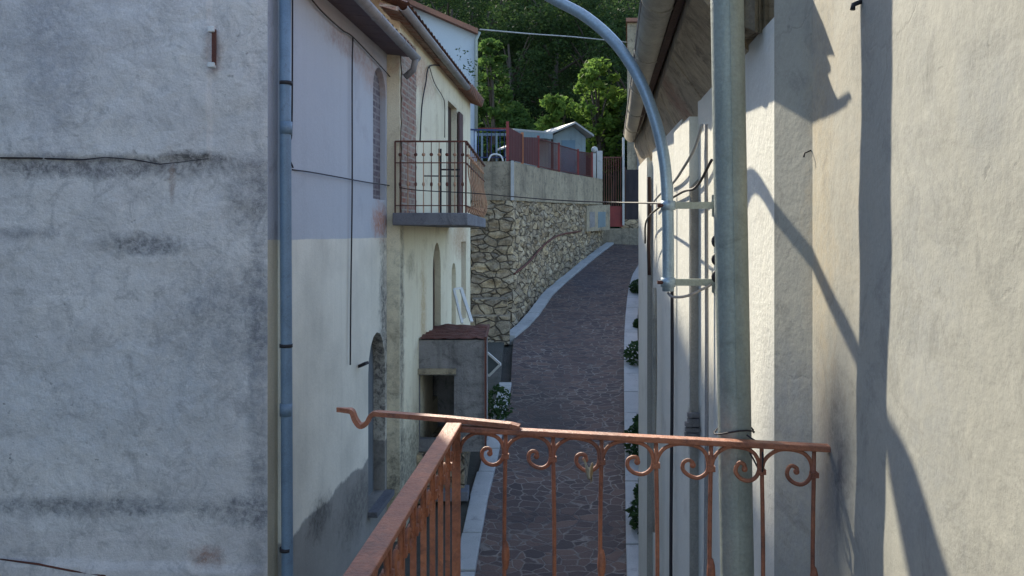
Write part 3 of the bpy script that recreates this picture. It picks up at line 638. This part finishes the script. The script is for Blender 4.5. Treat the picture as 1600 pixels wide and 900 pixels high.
l = P(975, 265, 31.6)
MB().box(l.x+.06, l.x+1.3, 31.6, 31.66, .0, l.z).build('boards', mat('dark_boards', (.035, .03, .035), (.05, .04, .045), aniso=(6, 1, 1), bump=.5), bgte)
MB().bar((l.x+.03, 31.6, 0), (l.x+.03, 31.6, l.z+.1), .08, .08).build('post', M['wood_dark'], bgte)
lw = thing('low_wall', (4.6, 31.9, -.3), 'low dark stone wall closing the lane below the dark gate', 'wall')
MB().box(4.25, 9.5, 31.35, 31.58, -.8, .55).build('low_wall_stone', M['rubble'], lw, bevel=.02)

# hut and carport on the terrace
ht = thing('garden_hut', (2.1, 30, 1.4), 'pale blue-grey boarded garden hut with light gabled roof behind the red fence', 'hut')
Yh = 29.0
L_, R_, pk = P(857, 215, Yh), P(915, 214, Yh), P(893, 196, Yh)
sh_ = Vector((-1.6, 4.0, 0))
o5 = [Vector((L_.x, Yh, 1.4)), Vector((R_.x, Yh, 1.4)), Vector((R_.x, Yh, R_.z)), Vector((pk.x, Yh, pk.z)), Vector((L_.x, Yh, L_.z))]
MB().add(o5+[p+sh_ for p in o5], [(0, 1, 2, 3, 4), (9, 8, 7, 6, 5)]+[(i, (i+1) % 5, 5+(i+1) % 5, 5+i) for i in range(5)]).build('wall', M['bluesheet'], ht)
f_ = Vector((.12, -.35, 0)); up = Vector((0, 0, .07))
Lo = L_+Vector((-.4, 0, -.08)); Ro = R_+Vector((.15, 0, -.03))
MB().hexa([Lo+f_, pk+f_+up*.3, pk+sh_+up*.3, Lo+sh_], [Lo+f_+up, pk+f_+up*1.3, pk+sh_+up*1.3, Lo+sh_+up]).build('roof_sheet', M['sheet'], ht)
MB().hexa([pk+f_+up*.3, Ro+f_, Ro+sh_, pk+sh_+up*.3], [pk+f_+up*1.3, Ro+f_+up, Ro+sh_+up, pk+sh_+up*1.3]).build('roof_sheet', M['sheet'], ht)
dxx = (R_.x-L_.x); MB().box(L_.x+dxx*.35, L_.x+dxx*.72, Yh-.03, Yh-.004, 1.5, L_.z-.1).build('door', mat('hut_door', (.13, .2, .26), bump=.3), ht)
cp = thing('carport', (.2, 28, 1.4), 'open shelter with dark posts and pale sheet roof beside the garden hut', 'shelter')
a, b = P(803, 204, 27), P(863, 209, 28.2)
MB().hexa([a, b, b+Vector((-1, 4, .55)), a+Vector((-1, 4, .55))], [a+up, b+up, b+Vector((-1, 4, .62)), a+Vector((-1, 4, .62))]).build('roof_sheet', M['sheet'], cp)
for p in (a, b): MB().bar((p.x, p.y+.1, 1.4), (p.x, p.y+.1, p.z), .08, .08).build('post', M['wood_dark'], cp)
MB().bar(a+Vector((0, .02, -.1)), b+Vector((0, .02, -.1)), .06, .18).build('beam', M['bluesheet'], cp)
c2 = thing('shelter', (-1, 23, 1.4), 'blue-grey flat shelter roof on posts behind the dark blue fence', 'shelter')
a, b = P(735, 212, 22.5), P(797, 212, 22.5)
MB().hexa([a, b, b+Vector((0, 3, .35)), a+Vector((0, 3, .35))], [a+up, b+up, b+Vector((0, 3, .42)), a+Vector((0, 3, .42))]).build('roof_sheet', M['bluesheet'], c2)
for p in (a, b, a.lerp(b, .5)): MB().bar((p.x, p.y+.1, 1.4), (p.x, p.y+.1, p.z), .07, .07).build('post', M['wood_dark'], c2)
MB().bar(a+Vector((0, 0, .2)), b+Vector((0, 0, .2)), .03, .04).build('red_rail', M['red'], c2)

# ------------------------------------------------------------------ right house (eave, gutter, white wall)
def XR(Y): return .617+.082*Y
rh = thing('right_house', (1.8, 5.5, -4), 'white-walled house on the right with board-marked concrete eave and old gutter', 'house')
segs = [(2.51, 4.1, 0), (4.1, 4.75, .045), (4.75, 6.6, .0), (6.6, 7.15, .045), (7.15, 8.1, .0)]
wm = MB()
for (ya, yb, off) in segs:
    if off == 0: wm.hexa([(XR(ya), ya, -5), (XR(ya)+.4, ya, -5), (XR(yb)+.4, yb, -5), (XR(yb), yb, -5)], [(XR(ya), ya, .68), (XR(ya)+.4, ya, .68), (XR(yb)+.4, yb, .68), (XR(yb), yb, .68)])
    else: wm.hexa([(XR(ya)-off, ya, -5), (XR(ya)+.4, ya, -5), (XR(yb)+.4, yb, -5), (XR(yb)-off, yb, -5)], [(XR(ya)-off, ya, .60), (XR(ya)+.4, ya, .60), (XR(yb)+.4, yb, .60), (XR(yb)-off, yb, .60)])
wm.build('wall', M['right_wall'], rh)
for (Y, off, zt) in ((4.1, .05, .30), (6.6, .05, .48)):
    MB().hexa([(XR(Y)-off, Y-.02, -5), (XR(Y)+.02, Y-.02, -5), (XR(Y)+.02, Y+.001, -5), (XR(Y)-off, Y+.001, -5)], [(XR(Y)-off+.01, Y-.02, zt-.06), (XR(Y)+.02, Y-.02, zt), (XR(Y)+.02, Y+.001, zt), (XR(Y)-off+.01, Y+.001, zt-.06)]).build('pilaster_edge', M['trim'], rh)
m_ = MB()
for k in range(6): z = -.93-.026*k+random.uniform(-.005, .005); m_.box(XR(4.08)-.055-random.uniform(0, .02), XR(4.08)+.01, 4.05-random.uniform(0, .012), 4.078, z, z+.021)
m_.build('broken_bricks', M['stucco_dark'], rh, label='exposed broken brick edges where render fell off')
# eave
def XS(Y): return .303+.123*Y if Y < 7 else .303+.123*7+(Y-7)*.07
ev = MB(); Y = 2.88; k = 0
while Y < 8.1:
    yb = min(Y+random.uniform(.42, .58), 8.15); g_ = .006; dz = random.uniform(-.004, .004)
    ev.hexa([(XS(Y+g_), Y+g_, .88+dz), (XR(Y+g_)+.05, Y+g_, .60+dz), (XR(yb-g_)+.05, yb-g_, .60+dz), (XS(yb-g_), yb-g_, .88+dz)],
            [(XS(Y+g_), Y+g_, 1.0), (XR(Y+g_)+.05, Y+g_, 1.0), (XR(yb-g_)+.05, yb-g_, 1.0), (XS(yb-g_), yb-g_, 1.0)]); Y = yb
ev.build('eave_slab', M['soffit'], rh)
brk = MB()
for k in range(7):
    x = .76+.02*k; brk.add(*([], []))
    b0 = [(x, 2.66+random.uniform(-.03, .03), .68+.03*k*0+random.uniform(-.02, .02)), (x+.022, 2.66+random.uniform(-.03, .03), .68+random.uniform(-.02, .02)), (x+.022, 2.9, .70), (x, 2.9, .70)]
    brk.hexa(b0, [(p[0], p[1], 1.0) for p in b0])
brk.build('broken_end', M['concrete'], rh, label='broken rough concrete end of the eave')
ff = MB().hexa([(XS(2.88)-.035, 2.88, .93), (XS(2.88), 2.88, .93), (XS(8.15), 8.15, .93), (XS(8.15)-.035, 8.15, .93)], [(XS(2.88)-.035, 2.88, .99), (XS(2.88), 2.88, .99), (XS(8.15), 8.15, .99), (XS(8.15)-.035, 8.15, .99)])
ff.build('fascia', M['wood_dark'], rh)
def XG(Y): return .135+.124*Y+.072
gutter(MB(), (XG(2.85), 2.85, 1.0), (XG(8.1), 8.1, 1.0), .075, 16).build('gutter', M['gutter'], rh)
lip = MB().tube([(XG(2.85)-.075, 2.85, 1.0), (XG(8.1)-.075, 8.1, 1.0)], .008, 6); lip.build('gutter_lip', M['gutter_pale'], rh)
for (ya, yb) in ((2.9, 3.9), (5.2, 8.15)):
    pass
MB().grid(lambda u, v: (XG(2.86+5.3*u)-.01+3.4*v, 2.86+5.3*u, 1.03+1.9*v+.02*abs(math.sin((2.86+5.3*u)*math.pi/.19))), 200, 8).build('roof', M['tile'], rh)
MB().hexa([(XG(2.88), 2.88, .985), (1.5, 2.88, .985), (1.9, 8.15, .985), (XG(8.15), 8.15, .985)], [(XG(2.88), 2.88, 1.0), (1.5, 2.88, 1.4), (1.9, 8.15, 1.4), (XG(8.15), 8.15, 1.0)]).build('roof_bed', M['wood_dark'], rh)
# conduits on the wall
for (Y, zt, zb, r, mm, off) in ((4.66, .30, -3, .010, 'cable', .07), (6.35, .45, -.33, .014, 'wood_dark', .05), (3.66, .5, -3.2, .009, 'gutter_pale', .03), (5.9, -.4, -2.2, .016, 'gutter', .05)):
    x = XR(Y)-off; MB().tube(crom([(x, Y, zt), (x+.004, Y, (zt*2+zb)/3), (x-.004, Y, (zt+zb*2)/3), (x+.002, Y, zb)], 4), r, 7).build('conduit', M[mm], rh)
MB().tube(crom([P(1097, 195, 3.6), P(1085, 232, 3.75), P(1068, 262, 4.1), P(1052, 285, 4.6), P(1030, 305, 5.6), P(1018, 320, 6.2)], 6), .008, 6).build('sagging_cable', M['cable_pale'], rh)
MB().tube(crom([P(1112, 250, 3.5), P(1088, 292, 3.8), P(1066, 300, 4.2), P(1035, 320, 5.2), P(1010, 345, 6.4), P(1008, 380, 6.6)], 6), .007, 6).build('sagging_cable', M['cable'], rh)
# meter stub things near the pole
m_ = MB()
for yy in (377, 405, 432): q = P(1118, yy, 3.4); m_.ball(q, .018, .026)
m_.build('cable_clips', M['cable'], rh)

# ------------------------------------------------------------------ near house (sunlit wall at right) and its balcony slab
nh = thing('near_house', (1.5, 0, -5), 'sunlit cream rendered wall of the nearest house, filling the right side', 'house')
def XN(Y): return .588+.12*Y
def nf(u, v):
    Y = -1.8+4.1*u; z = -5+10*v; k = 1 if Y < 2.2 else max(0, (2.3-Y)/.1)
    return (XN(Y)-k*.007*fbm(Y*1.6, z*1.6, 3), Y, z)
nm = MB().grid(nf, 160, 300)
nm.add([(XN(2.3), 2.3, -5), (XR(2.51), 2.51, -5), (XR(2.51), 2.51, 5), (XN(2.3), 2.3, 5), (3, 2.51, -5), (3, 2.51, 5), (3, -1.8, -5), (3, -1.8, 5), (XN(-1.8), -1.8, -5), (XN(-1.8), -1.8, 5)], [(0, 1, 2, 3), (1, 4, 5, 2), (4, 6, 7, 5), (6, 8, 9, 7), (2, 5, 7, 9, 3)])
nm.build('wall', M['near_wall'], nh)
MB().hexa([(XN(-1.8)-.35, -1.8, 2.75), (XN(-1.8), -1.8, 2.75), (XN(2.3), 2.6, 2.75), (XN(2.3)-.35, 2.6, 2.75)], [(XN(-1.8)-.35, -1.8, 2.87), (XN(-1.8), -1.8, 2.87), (XN(2.3), 2.6, 2.87), (XN(2.3)-.35, 2.6, 2.87)]).build('eave', M['soffit'], nh)  # unseen overhang added to darken the shade on the near wall
MB().hexa([(-.30, -1.8, -1.72), (XN(-1.8)+.02, -1.8, -1.72), (XN(2.1)+.02, 2.12, -1.72), (-.16, 2.42, -1.72)], [(-.30, -1.8, -1.57), (XN(-1.8)+.02, -1.8, -1.57), (XN(2.1)+.02, 2.12, -1.57), (-.16, 2.42, -1.57)]).build('balcony_slab', M['concrete'], nh, bevel=.01)

for (px, py, Y_, r_) in ((1346, 0, 1.85, .010), (1266, 233, 2.31, .004)):
    q = P(px, py, Y_); q.x = XN(Y_)-.004; MB().tube([q+Vector((.01, 0, 0)), q+Vector((-.018, -.004, -.012)), q+Vector((-.02, -.004, -.024))], r_*.6, 6).build('wall_hook', M['cable'], nh)
# ------------------------------------------------------------------ steel pole and lamp arm
po = thing('steel_pole', (.64, 2.26, -5), 'thick grey-green galvanised pole standing against the right-hand wall behind the railing', 'pole')
MB().tube([(.71, 2.27, -5), P(1152, 900, 2.27), P(1136, 0, 2.27), (.555, 2.27, 3.2)], .046, 28).build('pole_shaft', M['galv'], po)
MB().tube([P(1142, 262, 2.27), P(1142, 276, 2.27)], .0485, 28).build('pole_strap', M['rust_dark'], po) if False else None
sx = [P(1152, 900, 2.27), P(1136, 0, 2.27)]; MB().bar(sx[0]+Vector((-.004, -.046, 0)), sx[1]+Vector((-.004, -.046, 0)), .003, .003).build('weld_seam', M['galv'], po)
m_ = MB(); c0 = P(1147, 672, 2.27)
ring = [(c0.x+.055*math.cos(a*math.pi/8), c0.y+.055*math.sin(a*math.pi/8), c0.z+.012*math.sin(a*math.pi/5)) for a in range(17)]
m_.tube(ring, .0025, 5); m_.tube(crom([(c0.x+.02, c0.y-.055, c0.z), (c0.x+.045, c0.y-.10, c0.z-.02), (c0.x+.04, c0.y-.13, c0.z-.06), (c0.x+.045, c0.y-.10, c0.z-.09), (c0.x+.03, c0.y-.05, c0.z-.05)], 6), .0025, 5)
tag(m_.build('tie_wire', M['cable']), 'thin dark wire tying the handrail to the steel pole', 'wire')
la = thing('lamp_arm', (.70, 3.55, -.3), 'curved blue-grey street lamp arm rising over the lane from two wall brackets', 'street lamp')
arm = [P(1044, 455, 3.55), P(1044, 400, 3.55), P(1043, 320, 3.55), P(1038, 250, 3.56), P(1023, 185, 3.6), P(998, 122, 3.66), P(962, 68, 3.75), P(915, 26, 3.86), P(862, -3, 3.95), P(806, -38, 4.05), P(762, -62, 4.18), P(720, -76, 4.33)]
MB().tube(crom(arm, 6), .0265, 14).build('tube', M['lamp_arm'], la)
for yy, yw in ((321, 321), (441, 441)):
    a = P(1044, yy, 3.55); b = Vector((XR(3.6)+.02, 3.6, P(0, yw, 3.6).z))
    br = MB().bar(a, b, .028, .03).build('bracket', M['galv'], la)
    MB().tube([a+Vector((0, 0, -.02)), a+Vector((0, 0, .02))], .033, 12).build('clamp', M['lamp_arm'], br)
    MB().tube([a+Vector((-.02, -.012, 0)), a+Vector((-.05, -.012, 0))], .009, 6).build('clamp_bolt', M['rust_dark'], br)
    MB().box(b.x-.024, b.x-.006, b.y-.04, b.y+.04, b.z-.05, b.z+.05).build('wall_plate', M['galv'], br, bevel=.003)
MB().tube(crom([P(1044, 458, 3.55), P(1052, 464, 3.5), P(1075, 462, 3.5), P(1105, 448, 3.55), P(1113, 443, 3.6)], 5), .006, 6).build('wire', M['gutter_pale'], la)
h0, h1 = Vector(arm[-1]), Vector(arm[-1])+Vector((-.36, .28, -.02))
hd = MB(); dirv = (h1-h0); 
def headf(u, v):
    t = u; wv = .12*math.sin(math.pi*(.12+.80*t))**.6; a = 2*math.pi*v; p = h0+dirv*(t*1.5-.15); sd = Vector((dirv.y, -dirv.x, 0)).normalized()
    return p+sd*wv*math.cos(a)+Vector((0, 0, wv*.65*math.sin(a)))
hd.grid(headf, 14, 14); hd.build('lamp_head', M['galv'], la)

# ------------------------------------------------------------------ wrought iron railing in front
rl = thing('iron_railing', (.3, 2.3, -1.57), 'orange-brown wrought iron balcony railing with scrolls, nearest in front', 'railing')
ZT = -.55
cA, cB = Vector((-.153, 2.34, 0)), Vector((.845, 2.125, 0)); rd = (cB-cA).normalized()
def rx(px):                                                         # point of the front rail seen at px
    t = (px-800)/F; s = (t*cA.y-cA.x)/(rd.x-t*rd.y); return cA+rd*s
MB().bar(cA+Vector((-.02, .005, ZT-.020)), cB+Vector((0, 0, ZT-.020)), .034, .016).build('top_rail', M['rust'], rl, bevel=.003)
nd = Vector((-.082, -1.04, 0)).normalized()
lA = cA+Vector((-.015, -.015, 0)); lB = lA+nd*2.4
MB().bar((lA.x, lA.y, ZT-.006), (lB.x, lB.y, ZT-.006), .046, .014).build('top_rail', M['rust'], rl, bevel=.003)
# hooked bar lying on the rail
z_ = ZT-.003
hk = [rx(811)+Vector((0, 0, ZT-.008)), rx(799)+Vector((0, 0, z_)), P(700, 654.5, 2.36), P(586, 645.5, 2.46)]
hook = crom([P(586, 645.5, 2.46), P(579, 650, 2.465), P(573, 661, 2.47), P(563, 665, 2.48), P(555, 655, 2.485), P(550, 643, 2.49), P(540, 641, 2.50), P(526, 640, 2.51)], 4)
m_ = MB()
for a, b in zip(hk, hk[1:]): m_.bar(a, b, .030, .014, (0, 0, 1))
n = len(hook)
wv = lambda i: .015*(1-max(0, (i-n*.72)/(n*.28))*.9)
vs = []; fs = []
for i, p in enumerate(hook):
    t = (hook[min(i+1, n-1)]-hook[max(i-1, 0)]).normalized(); u = Vector((0, 1, 0)); v = t.cross(u).normalized()*.007
    vs += [p-u*wv(i)-v, p+u*wv(i)-v, p+u*wv(i)+v, p-u*wv(i)+v]
for i in range(n-1): fs += [(4*i+j, 4*i+(j+1) % 4, 4*i+4+(j+1) % 4, 4*i+4+j) for j in range(4)]
fs += [(3, 2, 1, 0), (4*n-4, 4*n-3, 4*n-2, 4*n-1)]; m_.add(vs, fs)
m_.build('hooked_bar', M['rust'], rl, label='flat bar lying on the rail, ending in a bent pointed hook')
def scroll(o, d, wd, name='scroll'):
    k = wd/.14; s_ = [(u_+random.uniform(-.0012, .0012), z_2+random.uniform(-.0012, .0012)) for u_, z_2 in [(0, -.090), (.006, -.066), (.022, -.045), (.050, -.031), (.085, -.031), (.112, -.038), (.128, -.055), (.134, -.080), (.128, -.105), (.108, -.120), (.084, -.117), (.069, -.101), (.070, -.083), (.081, -.073), (.093, -.078), (.093, -.088)]]
    pts = crom([o+d*(u*k)+Vector((0, 0, ZT+z)) for u, z in s_], 4); mb = MB().tube(pts, .0056, 8); mb.ball(pts[-1], .0085)
    mb.build(name, M['rust'], rl)
def balus(p, spear, zb=-1.58, wob=0):
    mb = MB().tube(crom([(p.x, p.y, ZT-.03), (p.x+wob, p.y, ZT-.4), (p.x-wob*.5, p.y, zb)], 4), .0058, 8)
    mb.box(p.x-.010, p.x+.010, p.y-.009, p.y+.009, ZT-.100, ZT-.086); mb.ball((p.x, p.y, ZT-.093), .010, .012)
    if spear: mb.ball((p.x, p.y, ZT-.38), .012, .045)
    return mb.build('baluster', M['rust'], rl)
bx = [718, 790, 864, 940, 1025, 1111, 1190, 1272]
pts = [rx(p) for p in bx]
for i, p in enumerate(pts):
    if i: balus(p, i % 2 == 1, wob=.004*(-1)**i)
    if i < len(pts)-1: scroll(p, rd, (pts[i+1]-p).length)
MB().bar((cA.x-.01, cA.y, ZT-.03), (cA.x-.01, cA.y, -1.58), .024, .024).build('corner_post', M['rust'], rl)
for i in range(1, 19):
    p = lA+nd*(.118*i); q = MB()
    q.bar((p.x, p.y, ZT-.02), (p.x, p.y, -1.58), .013, .013); q.box(p.x-.012, p.x+.012, p.y-.01, p.y+.01, ZT-.103, ZT-.083); q.build('baluster', M['rust'], rl)
    scroll(p, -nd, .112)
MB().bar((lA.x, lA.y, -1.45), (lB.x, lB.y, -1.45), .03, .012).bar(cA+Vector((0, 0, -1.45)), cB+Vector((0, 0, -1.45)), .03, .012).build('bottom_rail', M['rust'], rl)
c0 = rx(916)+Vector((0, -.01, ZT-.10))
m_ = MB(); 
def lf(u, v): return Vector((c0.x-.012+.03*u*(1-.7*v)+.018*v, c0.y-.012+.01*math.sin(u*7+v*3), c0.z+.012-.05*v-.012*u+.009*math.sin(u*9+v*6)))
m_.grid(lf, 8, 8); 0
o = m_.build('dry_leaf', M['dry']); tag(o, 'crumpled dry yellow leaf caught on an iron scroll', 'leaf'); o.modifiers.new('s', 'SOLIDIFY').thickness = .001

# ------------------------------------------------------------------ cables
def cable(pts, r, m, label, n=8): return tag(MB().tube(crom(pts, n), r, 6).build('overhead_cable' if 'lane' in label else 'wall_cable', M[m]), label, 'cable')
def w1p(px, py, off=.03): Y = 3030/(915-px); return P(px, py, Y)+Vector((off, -.01, 0))
cable([P(456, 265, 6.6), w1p(480, 269), w1p(520, 276), w1p(570, 285), w1p(606, 290), P(650, 297, 9.55), P(740, 302, 9.2), P(860, 312, 8.0), P(950, 316, 7.0), P(1000, 317, 5.6), P(1044, 318, 3.6)], .006, 'cable', 'thin cable crossing the lane below the balcony to the lamp arm bracket')
cable([P(750, 46, 21), P(830, 53, 24), P(900, 58, 28), P(979, 66, 33)], .02, 'cable_pale', 'pale cable high over the lane in front of the dark trees')
cable([P(457, -60, 6.55), P(457, 80, 6.55), P(456, 200, 6.55), P(453, 222, 6.55), P(452, 245, 6.55), P(458, 262, 6.6)], .007, 'cable', 'dark cable running down beside the blue grey drainpipe')
cable([w1p(478, -5), w1p(500, 20), w1p(530, 47), w1p(547, 58), w1p(580, 92), w1p(604, 118), w1p(612, 135, .08)], .007, 'cable', 'cable following the eave of the white house')
cable([w1p(547, 58), w1p(546, 120), w1p(546, 300), w1p(544, 450), w1p(543, 570)], .008, 'cable', 'dark cable hanging straight down the middle of the two-tone wall')
def w2p(px, py, off=.03): Y = 2852/(916-px); return P(px, py, Y)+Vector((off, -.01, 0))
cable([w2p(653, 220), w2p(656, 165), w2p(662, 130), w2p(668, 104), w2p(690, 103), w2p(712, 104)], .010, 'cable', 'cable climbing the cream wall and turning under its eave')
cable([w2p(668, 105), w2p(676, 130), w2p(688, 150), w2p(692, 165), w2p(692, 215)], .007, 'cable', 'grey looped cable in the middle of the upper cream wall')

# ------------------------------------------------------------------ plants
def leaves(mb, c, r, n, size, flat=1.0, rnd=random):
    for _ in range(n):
        while True:
            v = Vector((rnd.uniform(-1, 1), rnd.uniform(-1, 1), rnd.uniform(-1, 1)))
            if .25 < v.length < 1: break
        v = v*(v.length**-.35); p = Vector(c)+Vector((v.x*r, v.y*r, v.z*r*flat))
        a = Vector((rnd.gauss(0, 1), rnd.gauss(0, 1), rnd.gauss(0, .6))).normalized(); b = a.orthogonal().normalized()
        b = (b*math.cos(rnd.uniform(0, 6))+a.cross(b)*math.sin(rnd.uniform(0, 6))).normalized(); s = size*rnd.uniform(.6, 1.3)
        mb.add([p-a*s*.6, p+b*s*.32, p+a*s*.6, p-b*s*.32], [(0, 1, 2, 3)])
def tree(px, py_base_z, Y, h, rad, m, label, seed, nclump=26, leaf=.20, ncards=230, cl=(.20, .36)):
    rnd = random.Random(seed); x = (px-800)/F*Y; z0 = py_base_z
    t = thing('broadleaf_tree', (x, Y, z0), label, 'tree', None)
    tr = MB(); top = Vector((x+rnd.uniform(-.3, .3), Y, z0+h*.75)); tr.tube([(x, Y, z0-.6), (x+.1, Y, z0+h*.3), top], [.022*h, .016*h, .006*h], 8)
    cr = MB()
    for k in range(nclump):
        th = rnd.uniform(0, 6.28); ph = rnd.random(); rr = rad*rnd.uniform(.25, 1)**.6; zz = z0+h*(.30+.68*ph); rr *= (1-.55*abs(ph-.4)**1.2*1.4)
        c = Vector((x+rr*math.cos(th), Y+rr*math.sin(th), zz)); cs = rad*rnd.uniform(*cl)
        leaves(cr, c, cs, ncards, leaf, .75, rnd)
        if k % 3 == 0: tr.tube([(x, Y, z0+h*(.2+.4*ph)), c.lerp(Vector((x, Y, zz)), .4)-Vector((0, 0, .1*h)), c], [.009*h, .005*h, .002*h], 5)
    tr.build('trunk', M['bark'], t); cr.build('crown', M[m], t); return t
def hz(x, y): t = max(0, y-38-.15*abs(x-3)); return min(.4+.5*t, 27)-1.0+max(0, .03*(y-36))
T = [(690, 44, 7.5, 3.2, 'leaf_dark', 'dark tree directly behind the gabled house roof'),
     (775, 41, 6.0, 2.6, 'leaf_mid', 'lighter green tree beside the downpipe of the gabled house'),
     (800, 47, 9.5, 3.6, 'leaf_dark', 'tall dark tree above the blue-grey shelter'),
     (865, 50, 10.5, 3.8, 'leaf_dark', 'tall dark tree in the middle of the wooded slope'),
     (930, 47, 9.5, 3.4, 'leaf_dark', 'dark tree right behind the garden hut'),
     (985, 44, 9.0, 3.3, 'leaf_dark', 'dark tree touching the narrow stone house'),
     (760, 54, 10, 4.2, 'leaf_dark', 'dark tree high on the slope at the top left of the woods'),
     (835, 57, 10, 4.2, 'leaf_mid', 'olive green tree high in the middle of the slope'),
     (910, 56, 11, 4.4, 'leaf_dark', 'dark tree at the top of the slope beside the lamp arm'),
     (985, 54, 11, 4.2, 'leaf_dark', 'tall dark tree at the top right of the woods'),
     (700, 52, 11, 4.2, 'leaf_dark', 'dark tree highest at the left above the roof edge')]
T += [(655, 60, 12, 4.6, 'leaf_dark', 'dark tree at the extreme top left edge of the woods'),
      (735, 64, 12, 4.8, 'leaf_dark', 'dark treetop at the top of the photo above the gabled house verge'),
      (800, 66, 12, 4.8, 'leaf_dark', 'dark treetop at the top of the photo left of the lamp arm'),
      (870, 66, 12, 4.8, 'leaf_dark', 'dark treetop exactly where the lamp arm leaves the photo'),
      (950, 66, 12, 4.8, 'leaf_dark', 'dark treetop inside the curve of the lamp arm at the top')]
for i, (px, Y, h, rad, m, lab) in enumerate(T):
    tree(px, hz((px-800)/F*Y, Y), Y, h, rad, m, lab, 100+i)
tree(935, 1.6, 35.5, 6.2, 1.1, 'leaf_bright', 'bright sunlit green tree to the right above the garden hut', 31, 34, .24, 60, (.22, .55))
tree(876, 1.5, 35, 4.4, .95, 'leaf_bright', 'small yellow-green sunlit tree left above the garden hut roof', 32, 34, .24, 60, (.22, .55))
tree(768, 1.5, 36.0, 7.2, .8, 'leaf_mid', 'slim mid green tree against the gabled house corner', 33, 34, .24, 60, (.22, .55))
tree(958, 1.5, 36.5, 4.9, .8, 'leaf_mid', 'small mid green tree nearest the stone house', 34, 34, .24, 60, (.22, .55))
def clump(name, x, y, z, r, n, size, label, cat, m='weed', flat=.8, group=None):
    mb = MB(); rnd = random.Random(int(x*1000+y*77)); leaves(mb, (x, y, z+r*flat*.8), r, n, size, flat, rnd)
    for k in range(int(n*.12)):
        a = rnd.uniform(0, 6.28); l = r*rnd.uniform(.6, 1.5); mb.add([(x, y, z), (x+.01, y, z), (x+math.cos(a)*l*.6, y+math.sin(a)*l*.6, z+l)], [(0, 1, 2)])
    return tag(mb.build(name, M[m]), label, cat, group)
p = P(778, 605, 13.6); clump('bush', p.x, p.y, H(13.6)+.05, .26, 420, .07, 'green bush at the kerb beside the dark board with white border', 'bush', flat=1.2)
p = P(741, 690, 11.6); clump('bush', -.62, 12.75, H(12.7), .2, 260, .06, 'low dark bush in front of the stone plinth by the left kerb', 'bush')
wd = [(9.3, .16), (10.0, .34), (10.7, .24), (12.1, .38), (13.1, .20), (16.4, .36), (19.1, .16), (22.6, .30)]
for i, (Y, r) in enumerate(wd):
    clump('weed', interp(RE, Y)+.36, Y, H(Y)+.03, r, 620, .085, '' if False else
          ['small weed tuft on the right kerb, lowest of all in the photo', 'big weed tuft low on the right kerb, second from the bottom', 'weed tuft just above the biggest low one on the right kerb',
           'bushy weed tuft on the right kerb right below the iron handrail', 'weed tuft on the right kerb just above the line of the handrail', 'large weed tuft halfway up the right kerb, across from the store roof',
           'tiny weed tuft on the right kerb across from the foot of the stone wall', 'farthest weed tuft, where the right kerb starts to bend'][i], 'weed', group='weeds along the right kerb')
# wall that holds the verge beyond the right house
vw = thing('verge_wall', (3, 14, -4), 'dark low verge wall behind the weeds, beside the right kerb', 'wall')
mb = MB()
for a, b in zip(range(8, 29, 2), range(10, 31, 2)):
    xa, xb = interp(RE, a)+.62, interp(RE, b)+.62
    mb.hexa([(xa, a, H(a)-.2), (xa+.3, a, H(a)-.2), (xb+.3, b, H(b)-.2), (xb, b, H(b)-.2)], [(xa, a, H(a)+.9), (xa+.3, a, H(a)+.9), (xb+.3, b, H(b)+.9), (xb, b, H(b)+.9)])
mb.build('verge_stone', M['rubble'], vw)
vine = MB(); rnd = random.Random(5)
for k in range(26):
    Y = 12.3+rnd.uniform(0, 2.8); p = Vector((X2(Y)+.28, Y, 2.72+rnd.uniform(0, .35))); leaves(vine, p, .05, 3, .05, 1, rnd)
tag(vine.build('roof_weed', M['weed']), 'sparse weed growing on the gutter of the cream house', 'weed')
